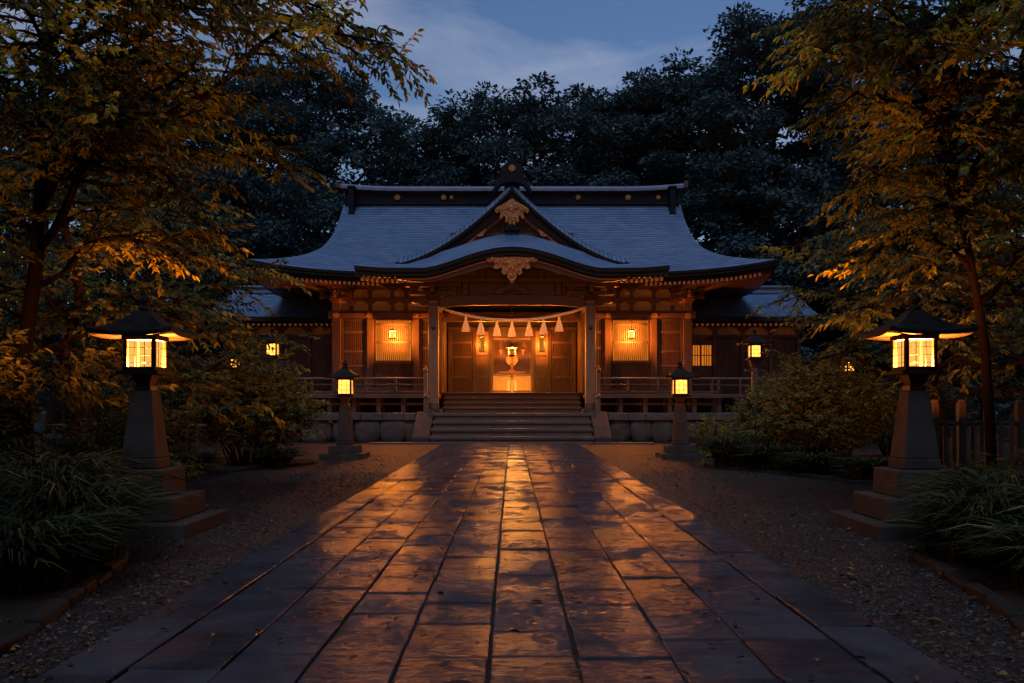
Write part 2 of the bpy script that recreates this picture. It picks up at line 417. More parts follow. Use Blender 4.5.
class MB:
    def __init__(s):
        s.v = []; s.f = []
    def add(s, verts, faces):
        k = len(s.v)
        s.v.extend(tuple(map(float, p)) for p in verts)
        s.f.extend(tuple(i + k for i in f) for f in faces)
        return s
    def box(s, x0, x1, y0, y1, z0, z1):
        return s.add([(x0, y0, z0), (x1, y0, z0), (x1, y1, z0), (x0, y1, z0), (x0, y0, z1), (x1, y0, z1), (x1, y1, z1), (x0, y1, z1)],
                     [(0, 3, 2, 1), (4, 5, 6, 7), (0, 1, 5, 4), (1, 2, 6, 5), (2, 3, 7, 6), (3, 0, 4, 7)])
    def frustum(s, cx, cy, z0, z1, a0, a1, b0=None, b1=None):
        b0 = a0 if b0 is None else b0; b1 = a1 if b1 is None else b1
        return s.add([(cx - a0, cy - b0, z0), (cx + a0, cy - b0, z0), (cx + a0, cy + b0, z0), (cx - a0, cy + b0, z0),
                      (cx - a1, cy - b1, z1), (cx + a1, cy - b1, z1), (cx + a1, cy + b1, z1), (cx - a1, cy + b1, z1)],
                     [(0, 3, 2, 1), (4, 5, 6, 7), (0, 1, 5, 4), (1, 2, 6, 5), (2, 3, 7, 6), (3, 0, 4, 7)])
    def hexa(s, bottom, top):
        return s.add(list(bottom) + list(top), [(0, 3, 2, 1), (4, 5, 6, 7), (0, 1, 5, 4), (1, 2, 6, 5), (2, 3, 7, 6), (3, 0, 4, 7)])
    def tube(s, pts, rad, n=8, cap=True):
        pts = [np.array(p, float) for p in pts]
        if not hasattr(rad, '__len__'): rad = [rad] * len(pts)
        rings = []
        ref = np.array((0.31, 0.17, 0.93))
        k = len(s.v)
        for i, p in enumerate(pts):
            d = pts[min(i + 1, len(pts) - 1)] - pts[max(i - 1, 0)]
            d = d / (np.linalg.norm(d) + 1e-9)
            rf = ref if abs(d @ ref) < 0.93 else np.array((1.0, 0, 0))
            a = np.cross(d, rf); a /= np.linalg.norm(a)
            b = np.cross(d, a)
            for j in range(n):
                t = 2 * math.pi * j / n
                s.v.append(tuple(p + rad[i] * (math.cos(t) * a + math.sin(t) * b)))
        for i in range(len(pts) - 1):
            for j in range(n):
                q = (j + 1) % n
                s.f.append((k + i * n + j, k + i * n + q, k + (i + 1) * n + q, k + (i + 1) * n + j))
        if cap:
            s.f.append(tuple(k + j for j in range(n))[::-1])
            s.f.append(tuple(k + (len(pts) - 1) * n + j for j in range(n)))
        return s
    def lathe(s, prof, n=16, c=(0, 0), flute=0.0):
        k = len(s.v)
        for (r, z) in prof:
            for j in range(n):
                t = 2 * math.pi * j / n
                q = r * (1 + (flute if j % 2 else -flute))
                s.v.append((c[0] + q * math.cos(t), c[1] + q * math.sin(t), z))
        for i in range(len(prof) - 1):
            for j in range(n):
                q = (j + 1) % n
                s.f.append((k + i * n + j, k + i * n + q, k + (i + 1) * n + q, k + (i + 1) * n + j))
        s.f.append(tuple(k + j for j in range(n))[::-1])
        s.f.append(tuple(k + (len(prof) - 1) * n + j for j in range(n)))
        return s
    def grid(s, P):
        """P: array nu x nv x 3"""
        nu, nv = len(P), len(P[0])
        k = len(s.v)
        for row in P:
            for p in row: s.v.append(tuple(map(float, p)))
        for i in range(nu - 1):
            for j in range(nv - 1):
                s.f.append((k + i * nv + j, k + (i + 1) * nv + j, k + (i + 1) * nv + j + 1, k + i * nv + j + 1))
        return s
    def extrude_xz(s, outline, y0, y1):
        """closed outline in x,z extruded from y0 to y1"""
        n = len(outline); k = len(s.v)
        for y in (y0, y1):
            for (x, z) in outline: s.v.append((x, y, z))
        s.f.append(tuple(k + i for i in range(n)))
        s.f.append(tuple(k + n + i for i in range(n))[::-1])
        for i in range(n):
            j = (i + 1) % n
            s.f.append((k + i, k + n + i, k + n + j, k + j))
        return s
    def extrude_yz(s, outline, x0, x1):
        n = len(outline); k = len(s.v)
        for x in (x0, x1):
            for (y, z) in outline: s.v.append((x, y, z))
        s.f.append(tuple(k + i for i in range(n)))
        s.f.append(tuple(k + n + i for i in range(n))[::-1])
        for i in range(n):
            j = (i + 1) % n
            s.f.append((k + i, k + n + i, k + n + j, k + j))
        return s
    def strip_xz(s, top, bot, y0, y1):
        """band between two x,z curves, with thickness in y"""
        n = len(top); k = len(s.v)
        for y in (y0, y1):
            for (x, z) in top: s.v.append((x, y, z))
            for (x, z) in bot: s.v.append((x, y, z))
        a = lambda i: k + i; b = lambda i: k + n + i; c = lambda i: k + 2 * n + i; d = lambda i: k + 3 * n + i
        for i in range(n - 1):
            s.f.append((b(i), b(i + 1), a(i + 1), a(i)))
            s.f.append((c(i), c(i + 1), d(i + 1), d(i)))
            s.f.append((a(i), a(i + 1), c(i + 1), c(i)))
            s.f.append((b(i + 1), b(i), d(i), d(i + 1)))
        s.f.append((a(0), c(0), d(0), b(0))); s.f.append((a(n - 1), b(n - 1), d(n - 1), c(n - 1)))
        return s
    def build(s, name, mat, parent=None, smooth=False, bevel=0.0, seg=2, loc=None):
        me = bpy.data.meshes.new(name)
        me.from_pydata(s.v, [], s.f)
        me.update()
        me.polygons.foreach_set('use_smooth', [bool(smooth)] * len(me.polygons))
        o = bpy.data.objects.new(name, me)
        COL.objects.link(o)
        for mm_ in (mat if isinstance(mat, (list, tuple)) else [mat]):
            me.materials.append(mm_)
        if parent: o.parent = parent
        if loc: o.location = loc
        if bevel:
            b = o.modifiers.new('bevel', 'BEVEL'); b.width = bevel; b.segments = seg; b.limit_method = 'ANGLE'; b.angle_limit = R(40)
        return o

def children(o):
    return [c for c in scene.objects if c.parent == o]

def copy_tree(o, parent=None):
    c = o.copy(); COL.objects.link(c)
    if parent is not None: c.parent = parent
    for ch in children(o): copy_tree(ch, c)
    return c

def fast_mesh(name, V, F, mat, parent=None, smooth=False):
    """V (n,3) array, F (m,k) array of equal-sided faces"""
    me = bpy.data.meshes.new(name)
    m, k = F.shape
    me.vertices.add(len(V)); me.vertices.foreach_set('co', V.astype(np.float32).ravel())
    me.loops.add(m * k); me.loops.foreach_set('vertex_index', F.astype(np.int32).ravel())
    me.polygons.add(m); me.polygons.foreach_set('loop_start', np.arange(0, m * k, k, dtype=np.int32))
    me.update(calc_edges=True)
    me.polygons.foreach_set('use_smooth', [bool(smooth)] * m)
    me.materials.append(mat)
    o = bpy.data.objects.new(name, me); COL.objects.link(o)
    if parent: o.parent = parent
    return o

def unit(a):
    return a / (np.linalg.norm(a, axis=-1, keepdims=True) + 1e-9)

def leaf_arrays(P, D, N, length, width, fold=0.18):
    """folded pointed leaves: six vertices, two quads each"""
    D = unit(D); W = unit(np.cross(N, D)); N = np.cross(D, W)
    l = length[:, None]; w = width[:, None]
    b = P
    l1 = P + D * l * .32 + W * w * .5 + N * w * fold
    l2 = P + D * l * .68 + W * w * .38 + N * w * fold * .8
    tip = P + D * l - N * l * .10
    r2 = P + D * l * .68 - W * w * .38 + N * w * fold * .8
    r1 = P + D * l * .32 - W * w * .5 + N * w * fold
    V = np.stack([b, l1, l2, tip, r2, r1], 1).reshape(-1, 3)
    k = np.arange(len(P))[:, None] * 6
    F = np.concatenate([k + np.array([[0, 3, 2, 1]]), k + np.array([[0, 5, 4, 3]])], 0)
    return V, F

def quad_leaf_arrays(P, D, N, length, width):
    D = unit(D); W = unit(np.cross(N, D))
    l = length[:, None]; w = width[:, None]
    V = np.stack([P, P + D * l * .5 + W * w * .5, P + D * l, P + D * l * .45 - W * w * .5], 1).reshape(-1, 3)
    k = np.arange(len(P))[:, None] * 4
    return V, k + np.array([[0, 3, 2, 1]])

def point_light(name, loc, power, parent=None, radius=0.05, color=WARM):
    d = bpy.data.lights.new(name, 'POINT')
    d.energy = power; d.color = color; d.shadow_soft_size = radius
    o = bpy.data.objects.new(name, d); COL.objects.link(o)
    o.location = loc
    if parent: o.parent = parent
    return o

# ------------------------------------------------------------------ ground
g = MB()
g.add([(-160, -40, 0), (160, -40, 0), (160, 260, 0), (-160, 260, 0)], [(0, 1, 2, 3)])
tag(g.build('ground', M['gravel']), kind='structure')

# planted beds: gently mounded soil behind the kerb stones
KERB_L1 = [(-2.9, 5.6), (-3.1, 6.6), (-3.35, 7.6), (-3.62, 8.6)]
def bed(name, pts, far):
    b = MB()
    rows = []
    for t in np.linspace(0, 1, 7):
        rows.append([(p[0] * (1 - t) + q[0] * t, p[1] * (1 - t) + q[1] * t, 0.02 + 0.14 * math.sin(min(t * 2.4, 1.57)) + 0.03 * math.sin(5 * p[1] + 7 * t)) for p, q in zip(pts, far)])
    b.grid(rows)
    return tag(b.build(name, M['soil'], smooth=True), kind='structure')
def dens(pts, n):
    pts = np.array(pts, float); t = np.linspace(0, len(pts) - 1, n)
    return [tuple(np.array([np.interp(x, range(len(pts)), pts[:, i]) for i in range(2)])) for x in t]
L_FRONT = dens([(-2.95, 4.2), (-3.2, 6.0), (-3.45, 7.2), (-3.75, 8.7), (-4.4, 9.0)], 16)
R_FRONT = dens([(3.0, 4.2), (3.55, 6.4), (3.72, 7.4), (4.05, 8.9), (4.8, 9.2)], 16)
bed('flower_bed_soil', L_FRONT, [(p[0] - 9, p[1] + 1.5) for p in L_FRONT])
bed('flower_bed_soil', R_FRONT, [(p[0] + 9, p[1] + 1.5) for p in R_FRONT])
L_BACK = dens([(-6.6, 15.8), (-6.6, 18.0), (-6.0, 20.0), (-4.9, 21.9), (-5.2, 23.4)], 16)
R_BACK = dens([(7.0, 15.2), (6.3, 17.2), (5.6, 19.0), (4.6, 20.9), (5.0, 23.2)], 16)
bed('flower_bed_soil', L_BACK, [(p[0] - 10, p[1] + 1) for p in L_BACK])
bed('flower_bed_soil', R_BACK, [(p[0] + 10, p[1] + 1) for p in R_BACK])

# paved path: long columns of slabs with open joints
def path():
    jx = [-2.52, -2.11, -1.59, -1.13, -0.64, -0.13, 0.37, 0.92, 1.42, 1.98, 2.40]
    V = []; F = []
    r = random.Random(3)
    for c in range(len(jx) - 1):
        y = 1.0 + r.uniform(0, .7)
        border = c in (0, len(jx) - 2)
        while y < 32.5:
            L_ = r.uniform(.8, 1.3) if border else r.uniform(.48, .84)
            y1 = min(y + L_, 32.6)
            gp = 0.005
            x0, x1 = jx[c] + gp + r.uniform(0, .005), jx[c + 1] - gp - r.uniform(0, .005)
            a, b = y + gp * .8, y1 - gp * .8
            if b - a < .1: break
            h = 0.045 + r.uniform(-.006, .006) + (0.008 if border else 0)
            tl = [r.uniform(-.0035, .0035) for _ in range(4)]
            k = len(V); bv = 0.010; lo = -0.02
            j = lambda: r.uniform(-.006, .006)
            cs = [(x0 + j(), a + j()), (x1 + j(), a + j()), (x1 + j(), b + j()), (x0 + j(), b + j())]
            ins = [(1, 1), (-1, 1), (-1, -1), (1, -1)]
            for (x, yy) in cs: V.append((x, yy, lo))
            for i, (x, yy) in enumerate(cs): V.append((x, yy, h - bv + tl[i]))
            for i, (x, yy) in enumerate(cs): V.append((x + ins[i][0] * bv * .4, yy + ins[i][1] * bv * .4, h - bv * .3 + tl[i]))
            for i, (x, yy) in enumerate(cs): V.append((x + ins[i][0] * bv, yy + ins[i][1] * bv, h + tl[i]))
            for lv in range(3):
                for i in range(4):
                    q = (i + 1) % 4
                    F.append((k + lv * 4 + i, k + lv * 4 + q, k + (lv + 1) * 4 + q, k + (lv + 1) * 4 + i))
            F.append((k + 12, k + 13, k + 14, k + 15))
            y = y1
    return tag(fast_mesh('stone_path', np.array(V), np.array(F), M['paving']), kind='structure')
path()
jb = MB(); jb.box(-2.5, 2.38, 0.9, 32.55, -0.05, 0.024)
tag(jb.build('path_bedding', M['soil']), kind='structure')
sl = MB()
x = -5.3
while x < 5.2:
    w = random.uniform(.9, 1.3); sl.box(x, min(x + w, 5.3) - .012, 32.62, 33.0 + random.uniform(-.01, .0), -.02, .07); x += w
tag(sl.build('path_end_strip', M['step_stone'], bevel=.012), kind='structure')

# ------------------------------------------------------------------ shrine hall
hall = empty('shrine_hall', (0, 39.5, 0), 'large timber shrine hall with sweeping blue-grey roof and glowing central porch', 'shrine')
HY = 39.5
def split_pieces(mb):
    '''one MB per connected piece'''
    up = list(range(len(mb.v)))
    def find(a):
        while up[a] != a:
            up[a] = up[up[a]]; a = up[a]
        return a
    for f in mb.f:
        for q in f[1:]:
            up[find(q)] = find(f[0])
    g = {}
    for f in mb.f: g.setdefault(find(f[0]), []).append(f)
    out = []
    for fs in g.values():
        ids = sorted({i for f in fs for i in f}); mp_ = {i: k for k, i in enumerate(ids)}
        m = MB(); m.v = [mb.v[i] for i in ids]; m.f = [tuple(mp_[i] for i in f) for f in fs]; out.append(m)
    return out

def part(mb, name, mat, parent=hall, off=(0, -HY, 0), **kw):
    """parts are authored in world space and stored relative to the hall's base"""
    mb.v = [(p[0] + off[0], p[1] + off[1], p[2] + off[2]) for p in mb.v]
    return mb.build(name, mat, parent, **kw)

def sub(mb, name, mat, parent, **kw):
    return part(mb, name, mat, parent, **kw)

ES, EZ, RZ, RUN, YF = 11.25, 7.0, 4.44, 6.5, 37.0
_ss = np.array([0, .03, .08, .15, .24, .34, .45, .6, .8, 1.0]); _ww = np.array([11.25, 10.62, 9.95, 9.32, 8.84, 8.52, 8.36, 8.28, 8.26, 8.3])
def w_of(s): return float(np.interp(s, _ss, _ww))
def main_z(x, s):
    u = min(abs(x) / w_of(s), 1.0)
    return EZ + RZ * (s ** 1.22) + 0.6 * u ** 4 * (1 - s) ** 2
def main_at_y(y): return EZ + RZ * max((y - YF) / RUN, 0) ** 1.22

S = np.concatenate([np.linspace(0, .1, 7), np.linspace(.13, 1, 30)])
U = np.linspace(-1, 1, 81)
rf = MB()
rf.grid([[(u * w_of(s), YF + RUN * s, main_z(u * w_of(s), s)) for s in S] for u in U])
rf.grid([[(-u * w_of(s), 50 - RUN * s, main_z(u * w_of(s), s)) for s in S] for u in U])
roof = part(rf, 'roof', M['roof_y'], smooth=True)
sk = MB()
S2 = np.concatenate([np.linspace(0, .1, 7), np.linspace(.13, .45, 12)])
for sg in (-1, 1):
    P = []
    for s in S2:
        row = []
        hl = RUN * (1 - s)
        for u in U[::2]:
            row.append((sg * w_of(s), 43.5 + sg * -u * hl, EZ + RZ * s ** 1.22 + .6 * abs(u) ** 4 * (1 - s) ** 2))
        P.append(row)
    sk.grid(P)
part(sk, 'side_roof', M['roof_x'], smooth=True)
# side gables
for sg in (-1, 1):
    gm = MB()
    ss = np.linspace(.40, 1, 14)
    o = [(YF + RUN * s, main_z(8.0, s) - .05) for s in ss] + [(50 - RUN * s, main_z(8.0, s) - .05) for s in ss[::-1][1:]]
    gm.extrude_yz(o, sg * 7.9 - .1, sg * 7.9 + .1)
    part(gm, 'gable_wall', M['wood_dark'])
# fascia round the eaves and soffit under them
def eave_loop():
    pts = []
    for u in np.linspace(-1, 1, 61): pts.append((u * ES, YF, main_z(u * ES, 0)))
    for u in np.linspace(-1, 1, 41)[1:]: pts.append((ES, 43.5 + u * RUN, EZ + .6 * abs(u) ** 4))
    for u in np.linspace(1, -1, 61)[1:]: pts.append((u * ES, 50.0, main_z(u * ES, 0)))
    for u in np.linspace(1, -1, 41)[1:-1]: pts.append((-ES, 43.5 + u * RUN, EZ + .6 * abs(u) ** 4))
    return pts
EL = eave_loop(); n = len(EL)
def inset(p, d): return (p[0] * (1 - d / ES), 43.5 + (p[1] - 43.5) * (1 - d / RUN), p[2])
fm = MB()
for i in range(n):
    p, q = EL[i], EL[(i + 1) % n]
    a0, a1 = inset(p, -.01), inset(q, -.01); b0, b1 = inset(p, .03), inset(q, .03); c0, c1 = inset(p, .13), inset(q, .13)
    d = lambda t, z: (t[0], t[1], t[2] + z)
    k = len(fm.v)
    fm.v += [d(a0, .012), d(a1, .012), d(a0, -.10), d(a1, -.10), d(b0, -.11), d(b1, -.11), d(b0, -.24), d(b1, -.24), d(c0, -.25), d(c1, -.25), d(c0, -.36), d(c1, -.36), d(inset(p, .4), .03), d(inset(q, .4), .03)]
    fm.f += [(k + 2, k + 3, k + 1, k), (k + 4, k + 5, k + 3, k + 2), (k + 6, k + 7, k + 5, k + 4), (k + 8, k + 9, k + 7, k + 6), (k + 10, k + 11, k + 9, k + 8)]
fas = part(fm, 'eave_fascia', M['fascia'])
import bmesh
_b = bmesh.new(); _b.from_mesh(fas.data); bmesh.ops.remove_doubles(_b, verts=_b.verts, dist=.0008); _b.to_mesh(fas.data); _b.free()
so = MB()
WX, WY0, WY1, WZ = 7.7, 39.6, 47.4, 6.78
for i in range(n):
    p, q = inset(EL[i], .14), inset(EL[(i + 1) % n], .14)
    cl_ = lambda t: (max(-WX, min(WX, t[0])), max(WY0, min(WY1, t[1])), WZ)
    k = len(so.v)
    so.v += [(p[0], p[1], p[2] - .34), (q[0], q[1], q[2] - .34), cl_(q), cl_(p)]
    so.f.append((k, k + 3, k + 2, k + 1))
part(so, 'soffit', M['wood_red'])

# ridge
rg = MB()
def ridge_lift(x): return .16 * max(0, (abs(x) - 5.5) / 3.0) ** 2
xs = np.linspace(-8.2, 8.2, 41)
for (y0, y1, za, zb) in ((43.12, 43.88, 11.28, 11.9),):
    k = len(rg.v)
    P = [[(x, y0, za) , (x, y0, zb + ridge_lift(x)), (x, y1, zb + ridge_lift(x)), (x, y1, za)] for x in xs]
    rg.grid(P)
    rg.f.append((k, k + 1, k + 2, k + 3)); kk = k + 40 * 4; rg.f.append((kk + 3, kk + 2, kk + 1, kk))
ridge = part(rg, 'ridge', M['ridge'])
rc = MB()
xs = np.linspace(-8.55, 8.55, 45)
P = []
for x in xs:
    l = ridge_lift(x)
    P.append([(x, 42.92, 11.9 + l), (x, 42.92, 12.02 + l), (x, 43.2, 12.18 + l), (x, 43.8, 12.18 + l), (x, 44.08, 12.02 + l), (x, 44.08, 11.9 + l), (x, 42.92, 11.9 + l)])
rc.grid(P); k = len(rc.v) - 45 * 7
rc.f.append(tuple(k + i for i in range(6))); rc.f.append(tuple(k + 44 * 7 + i for i in range(6))[::-1])
part(rc, 'ridge_cap', M['ridge_cap'])
for sg in (-1, 1):
    e = MB()
    e.box(sg * 7.78 - .13, sg * 7.78 + .13, 42.55, 43.1, 10.75, 11.95)
    e.box(sg * 7.78 - .19, sg * 7.78 + .19, 42.5, 43.05, 11.955, 12.06)
    e.box(sg * 7.78 - .17, sg * 7.78 + .17, 42.52, 42.8, 10.62, 10.74)
    part(e, 'ridge_end_block', M['ridge'], bevel=.02)
    e2 = MB(); e2.box(sg * 8.5 - .1, sg * 8.5 + .1, 42.86, 44.14, 12.02, 12.38)
    part(e2, 'ridge_tip', M['wood_red'], bevel=.05)
# gilt flower crests on the ridge
def crest(r_=.15, petals=8):
    m = MB()
    out = []
    for i in range(petals * 6):
        t = 2 * math.pi * i / (petals * 6)
        q = r_ * (.72 + .28 * abs(math.cos(t * petals / 2)))
        out.append((q * math.cos(t), q * math.sin(t)))
    m.extrude_xz(out, -.05, 0)
    m.extrude_xz([(.36 * r_ * math.cos(i * math.pi / 6), .36 * r_ * math.sin(i * math.pi / 6)) for i in range(12)], -.08, -.051)
    return m
for px, r_ in ((397.5, .15), (443.7, .14), (451.5, .10), (578, .13), (628, .15), (658, .12)):
    c = crest(r_)
    c.v = [(p[0] + (px - 512) / 20.4, p[1] + 43.115, p[2] + 11.62) for p in c.v]
    part(c, 'crest', M['gold'])

# --- porch roof with its bow-shaped gable (karahafu)
KY0 = 34.6
KW = 6.2
def bump(x):
    a = abs(x) / 3.5
    return 0 if a >= 1 else (.5 * (1 + math.cos(math.pi * a))) ** .75
def kz(x, y):
    a = abs(x)
    g_ = 1 - .92 * np.clip((a - 3.0) / 2.6, 0, 1)
    d = y - KY0
    rise = .36 * min(d, 2.4) + .2 * max(d - 2.4, 0)
    roll = -.10 * max(0, 1 - d / .5) ** 2
    return 6.95 + g_ * rise + .83 * bump(x) + .10 * np.clip((a - 4.6) / 1.6, 0, 1) ** 2 + roll
kr = MB()
KX = np.linspace(-KW, KW, 101); KYs = np.concatenate([np.linspace(KY0, KY0 + .5, 6), np.linspace(KY0 + .7, 40.6, 22)])
kr.grid([[(x, y, kz(x, y)) for y in KYs] for x in KX])
kroof = part(kr, 'porch_roof', M['roof_y'], smooth=True)
kf = MB()
ktop = [(x, kz(x, KY0) + .01) for x in KX]
kf.strip_xz(ktop, [(x, z - .17) for x, z in ktop], KY0 - .015, KY0 + .25)
kf.strip_xz([(x * .995, z - .173) for x, z in ktop], [(x * .995, z - .33) for x, z in ktop], KY0 + .03, KY0 + .3)
kf.strip_xz([(x * .99, z - .333) for x, z in ktop], [(x * .99, z - .362) for x, z in ktop], KY0 + .1, KY0 + .34)
for sg in (-1, 1):       # side edges of the porch roof
    ys = np.linspace(KY0 + .26, 38.6, 12)
    k = len(kf.v)
    for y in ys:
        z = kz(KW, y)
        kf.v += [(sg * (KW + .01), y, z + .01), (sg * (KW + .01), y, z - .14), (sg * (KW - .06), y, z - .34), (sg * (KW - .3), y, z - .35)]
    for i in range(len(ys) - 1):
        for j in range(3): kf.f.append((k + i * 4 + j, k + (i + 1) * 4 + j, k + (i + 1) * 4 + j + 1, k + i * 4 + j + 1))
sub(kf, 'porch_fascia', M['fascia'], kroof, off=(0, -HY, 0))
ks = MB()
ks.grid([[(x * .985, y, kz(x, y) - .37) for y in np.linspace(KY0 + .3, 38.4, 9)] for x in KX[::-1]])
sub(ks, 'porch_soffit', M['wood_red'], kroof)
# curved barge board lit from below
kb = MB()
bx = np.linspace(-4.6, 4.6, 75)
kb.strip_xz([(x, kz(x, KY0) - .365) for x in bx], [(x, kz(x, KY0) - .40 - .26 * (1 - (abs(x) / 4.7) ** 2) - .02) for x in bx], KY0 + .2, KY0 + .36)
sub(kb, 'barge_board', M['wood_red'], kroof)
kl = MB()
kl.strip_xz([(x, kz(x, KY0) - .40) for x in bx], [(x, kz(x, KY0) - .44) for x in bx], KY0 + .15, KY0 + .195)
sub(kl, 'gilt_line', M['gold'], kroof)

def gegyo(s, drop):
    """carved pendant: broad shoulders, scrolled lobes and a pointed drop"""
    half = [(0, .0), (.5, -.02), (1.0, -.02), (1.12, -.10), (.98, -.22), (.78, -.2), (.72, -.3), (.82, -.42), (.66, -.5), (.5, -.42), (.42, -.5), (.46, -.62), (.34, -.72), (.22, -.66), (.2, -.8), (.1, -.92), (0, -1.05)]
    out = [(x * s, z * drop) for x, z in half] + [(-x * s, z * drop) for x, z in half[::-1][1:-1]]
    return out
def carved(name, cx, y, z, s, drop, mat, parent, slope=0):
    m = MB()
    o = [(cx + x, z + zz - slope * abs(x)) for x, zz in gegyo(s, drop)]
    m.extrude_xz(o[::-1], y, y + .09)
    for (ax, az, r_) in ((0, -.32, .2), (.32, -.2, .12), (-.32, -.2, .12), (.62, -.18, .1), (-.62, -.18, .1), (.2, -.55, .08), (-.2, -.55, .08), (0, -.72, .09), (.85, -.1, .07), (-.85, -.1, .07)):
        cxx, czz = cx + ax * s, z + az * drop - slope * abs(ax * s); q = r_ * s
        m.extrude_xz([(cxx + q * math.cos(t) * (1 + .25 * math.cos(5 * t)), czz + q * math.sin(t) * (1 + .25 * math.cos(5 * t))) for t in np.linspace(0, 2 * math.pi, 25)[:-1]], y - .05, y + .002)
    return sub(m, name, mat, parent, bevel=.012)
carved('carved_pendant', 0, KY0 + .08, kz(0, KY0) - .37, .92, 1.02, M['gold'], kroof)

# onigawara on the bow roof
ob = MB()
ob.box(-.26, .26, 36.75, 37.1, 8.15, 8.72)
ob.extrude_xz([(-.34, 8.73), (.34, 8.73), (.3, 8.86), (.12, 8.95), (0, 9.06), (-.12, 8.95), (-.3, 8.86)], 36.7, 37.12)
ob.box(-.32, .32, 36.7, 37.1, 8.0, 8.145)
sub(ob, 'ridge_ornament', M['ridge'], kroof, bevel=.025)

# --- triangular dormer gable (chidori-hafu)
CY0, CW, CA, CF = 38.2, 5.1, 11.2, 7.92
def cz(x): return CF + (CA - CF) * (1 - min(abs(x) / CW, 1)) ** 1.6
cr = MB()
CX = np.concatenate([np.linspace(-CW, -.01, 40), np.linspace(.01, CW, 40)])
Cy = [CY0, CY0 + .1, CY0 + .3, CY0 + .55, CY0 + .85, CY0 + 1.6, CY0 + 3, CY0 + 4.6]
def crise(y):
    d = y - CY0
    return -.42 * max(0, 1 - d / .85) ** 1.6 + .10
for half in (CX[:40], CX[40:]):
    cr.grid([[(x, y, cz(x) + crise(y) * (1 if abs(x) < CW * .97 else .8)) for y in Cy] for x in half])
croof = part(cr, 'dormer_roof', M['roof_x'], smooth=True)
cb_ = MB()
dx = np.concatenate([np.linspace(-CW, 0, 36), np.linspace(0, CW, 36)[1:]])
def band(o0, o1, y0, y1, lim=1.0):
    d_ = [x for x in dx if abs(x) <= CW * lim]
    cb_.strip_xz([(x, cz(x) - .32 - o0(x)) for x in d_], [(x, cz(x) - .32 - o1(x)) for x in d_], y0, y1)
thick = lambda x: .16 + .30 * (1 - abs(x) / CW)
band(lambda x: -.01, lambda x: .15, CY0 - .02, CY0 + .4)
band(lambda x: .153, lambda x: .153 + thick(x), CY0 + .08, CY0 + .4)
sub(cb_, 'verge_boards', M['fascia'], croof)
cb_ = MB()
band(lambda x: .156 + thick(x), lambda x: .30 + thick(x) * 1.25, CY0 + .22, CY0 + .42, .86)
sub(cb_, 'inner_barge', M['wood_red'], croof)
gw = MB()
gx = np.concatenate([np.linspace(-4.6, 0, 24), np.linspace(0, 4.6, 24)[1:]])
gw.strip_xz([(x, cz(x) - .4) for x in gx], [(x, 7.6) for x in gx], CY0 + .6, CY0 + .75)
gable = sub(gw, 'gable_panel', M['wood_dark'], croof)
gs = MB()
for x in np.arange(-2.4, 2.41, .4):
    z1 = cz(x) - .95
    if z1 > 8.5: gs.box(x - .05, x + .05, CY0 + .5, CY0 + .596, 8.3, z1)
gs.box(-2.7, 2.7, CY0 + .42, CY0 + .495, 8.85, 9.02)
sub(gs, 'gable_struts', M['wood'], croof)
carved('carved_pendant', 0, CY0 + .0, cz(0) - .78, .68, 1.3, M['gold'], croof, slope=.55)
for sg in (-1, 1):       # gilt fittings low on the barge boards
    ft = MB()
    f_ = [x for x in np.linspace(1.15, 2.35, 14)]
    ft.strip_xz([(sg * x, cz(x) - .38 - .16 - thick(x)) for x in (f_ if sg > 0 else f_)], [(sg * x, cz(x) - .52 - .16 - thick(x) - .10 * math.sin((x - 1.15) * 11)) for x in f_], CY0 + .15, CY0 + .215)
    sub(ft, 'gilt_fitting', M['gold'], croof)
# dormer ridge and its stepped end ornament
rt = MB()
rt.box(-.28, .28, CY0 + .55, 43.1, 11.2, 11.62)
rt.box(-.36, .36, CY0 + .5, 43.1, 11.625, 11.74)
sub(rt, 'dormer_ridge', M['ridge'], croof, bevel=.02)
on = MB()
on.extrude_xz([(-.78, 10.62), (-.5, 10.98), (-.2, 11.1), (.2, 11.1), (.5, 10.98), (.78, 10.62), (.86, 10.75), (.62, 11.2), (.46, 11.3), (-.46, 11.3), (-.62, 11.2), (-.86, 10.75)], CY0 - .12, CY0 + .3)
on.box(-.52, .52, CY0 - .06, CY0 + .45, 11.305, 11.5)
on.extrude_xz([(-.40, 11.505), (.40, 11.505), (.50, 11.62), (.48, 11.78), (.36, 11.88), (.2, 11.98), (-.2, 11.98), (-.36, 11.88), (-.48, 11.78), (-.50, 11.62)], CY0 - .02, CY0 + .4)
on.extrude_xz([(-.2, 11.985), (.2, 11.985), (.22, 12.06), (.1, 12.12), (.09, 12.32), (-.09, 12.32), (-.1, 12.12), (-.22, 12.06)], CY0 + .0, CY0 + .3)
onig = sub(on, 'ridge_ornament', M['ridge'], croof, bevel=.02)
cr_ = crest(.16, 8); cr_.v = [(p[0], p[1] + CY0 - .025, p[2] + 11.72) for p in cr_.v]
sub(cr_, 'gilt_boss', M['gold'], croof)

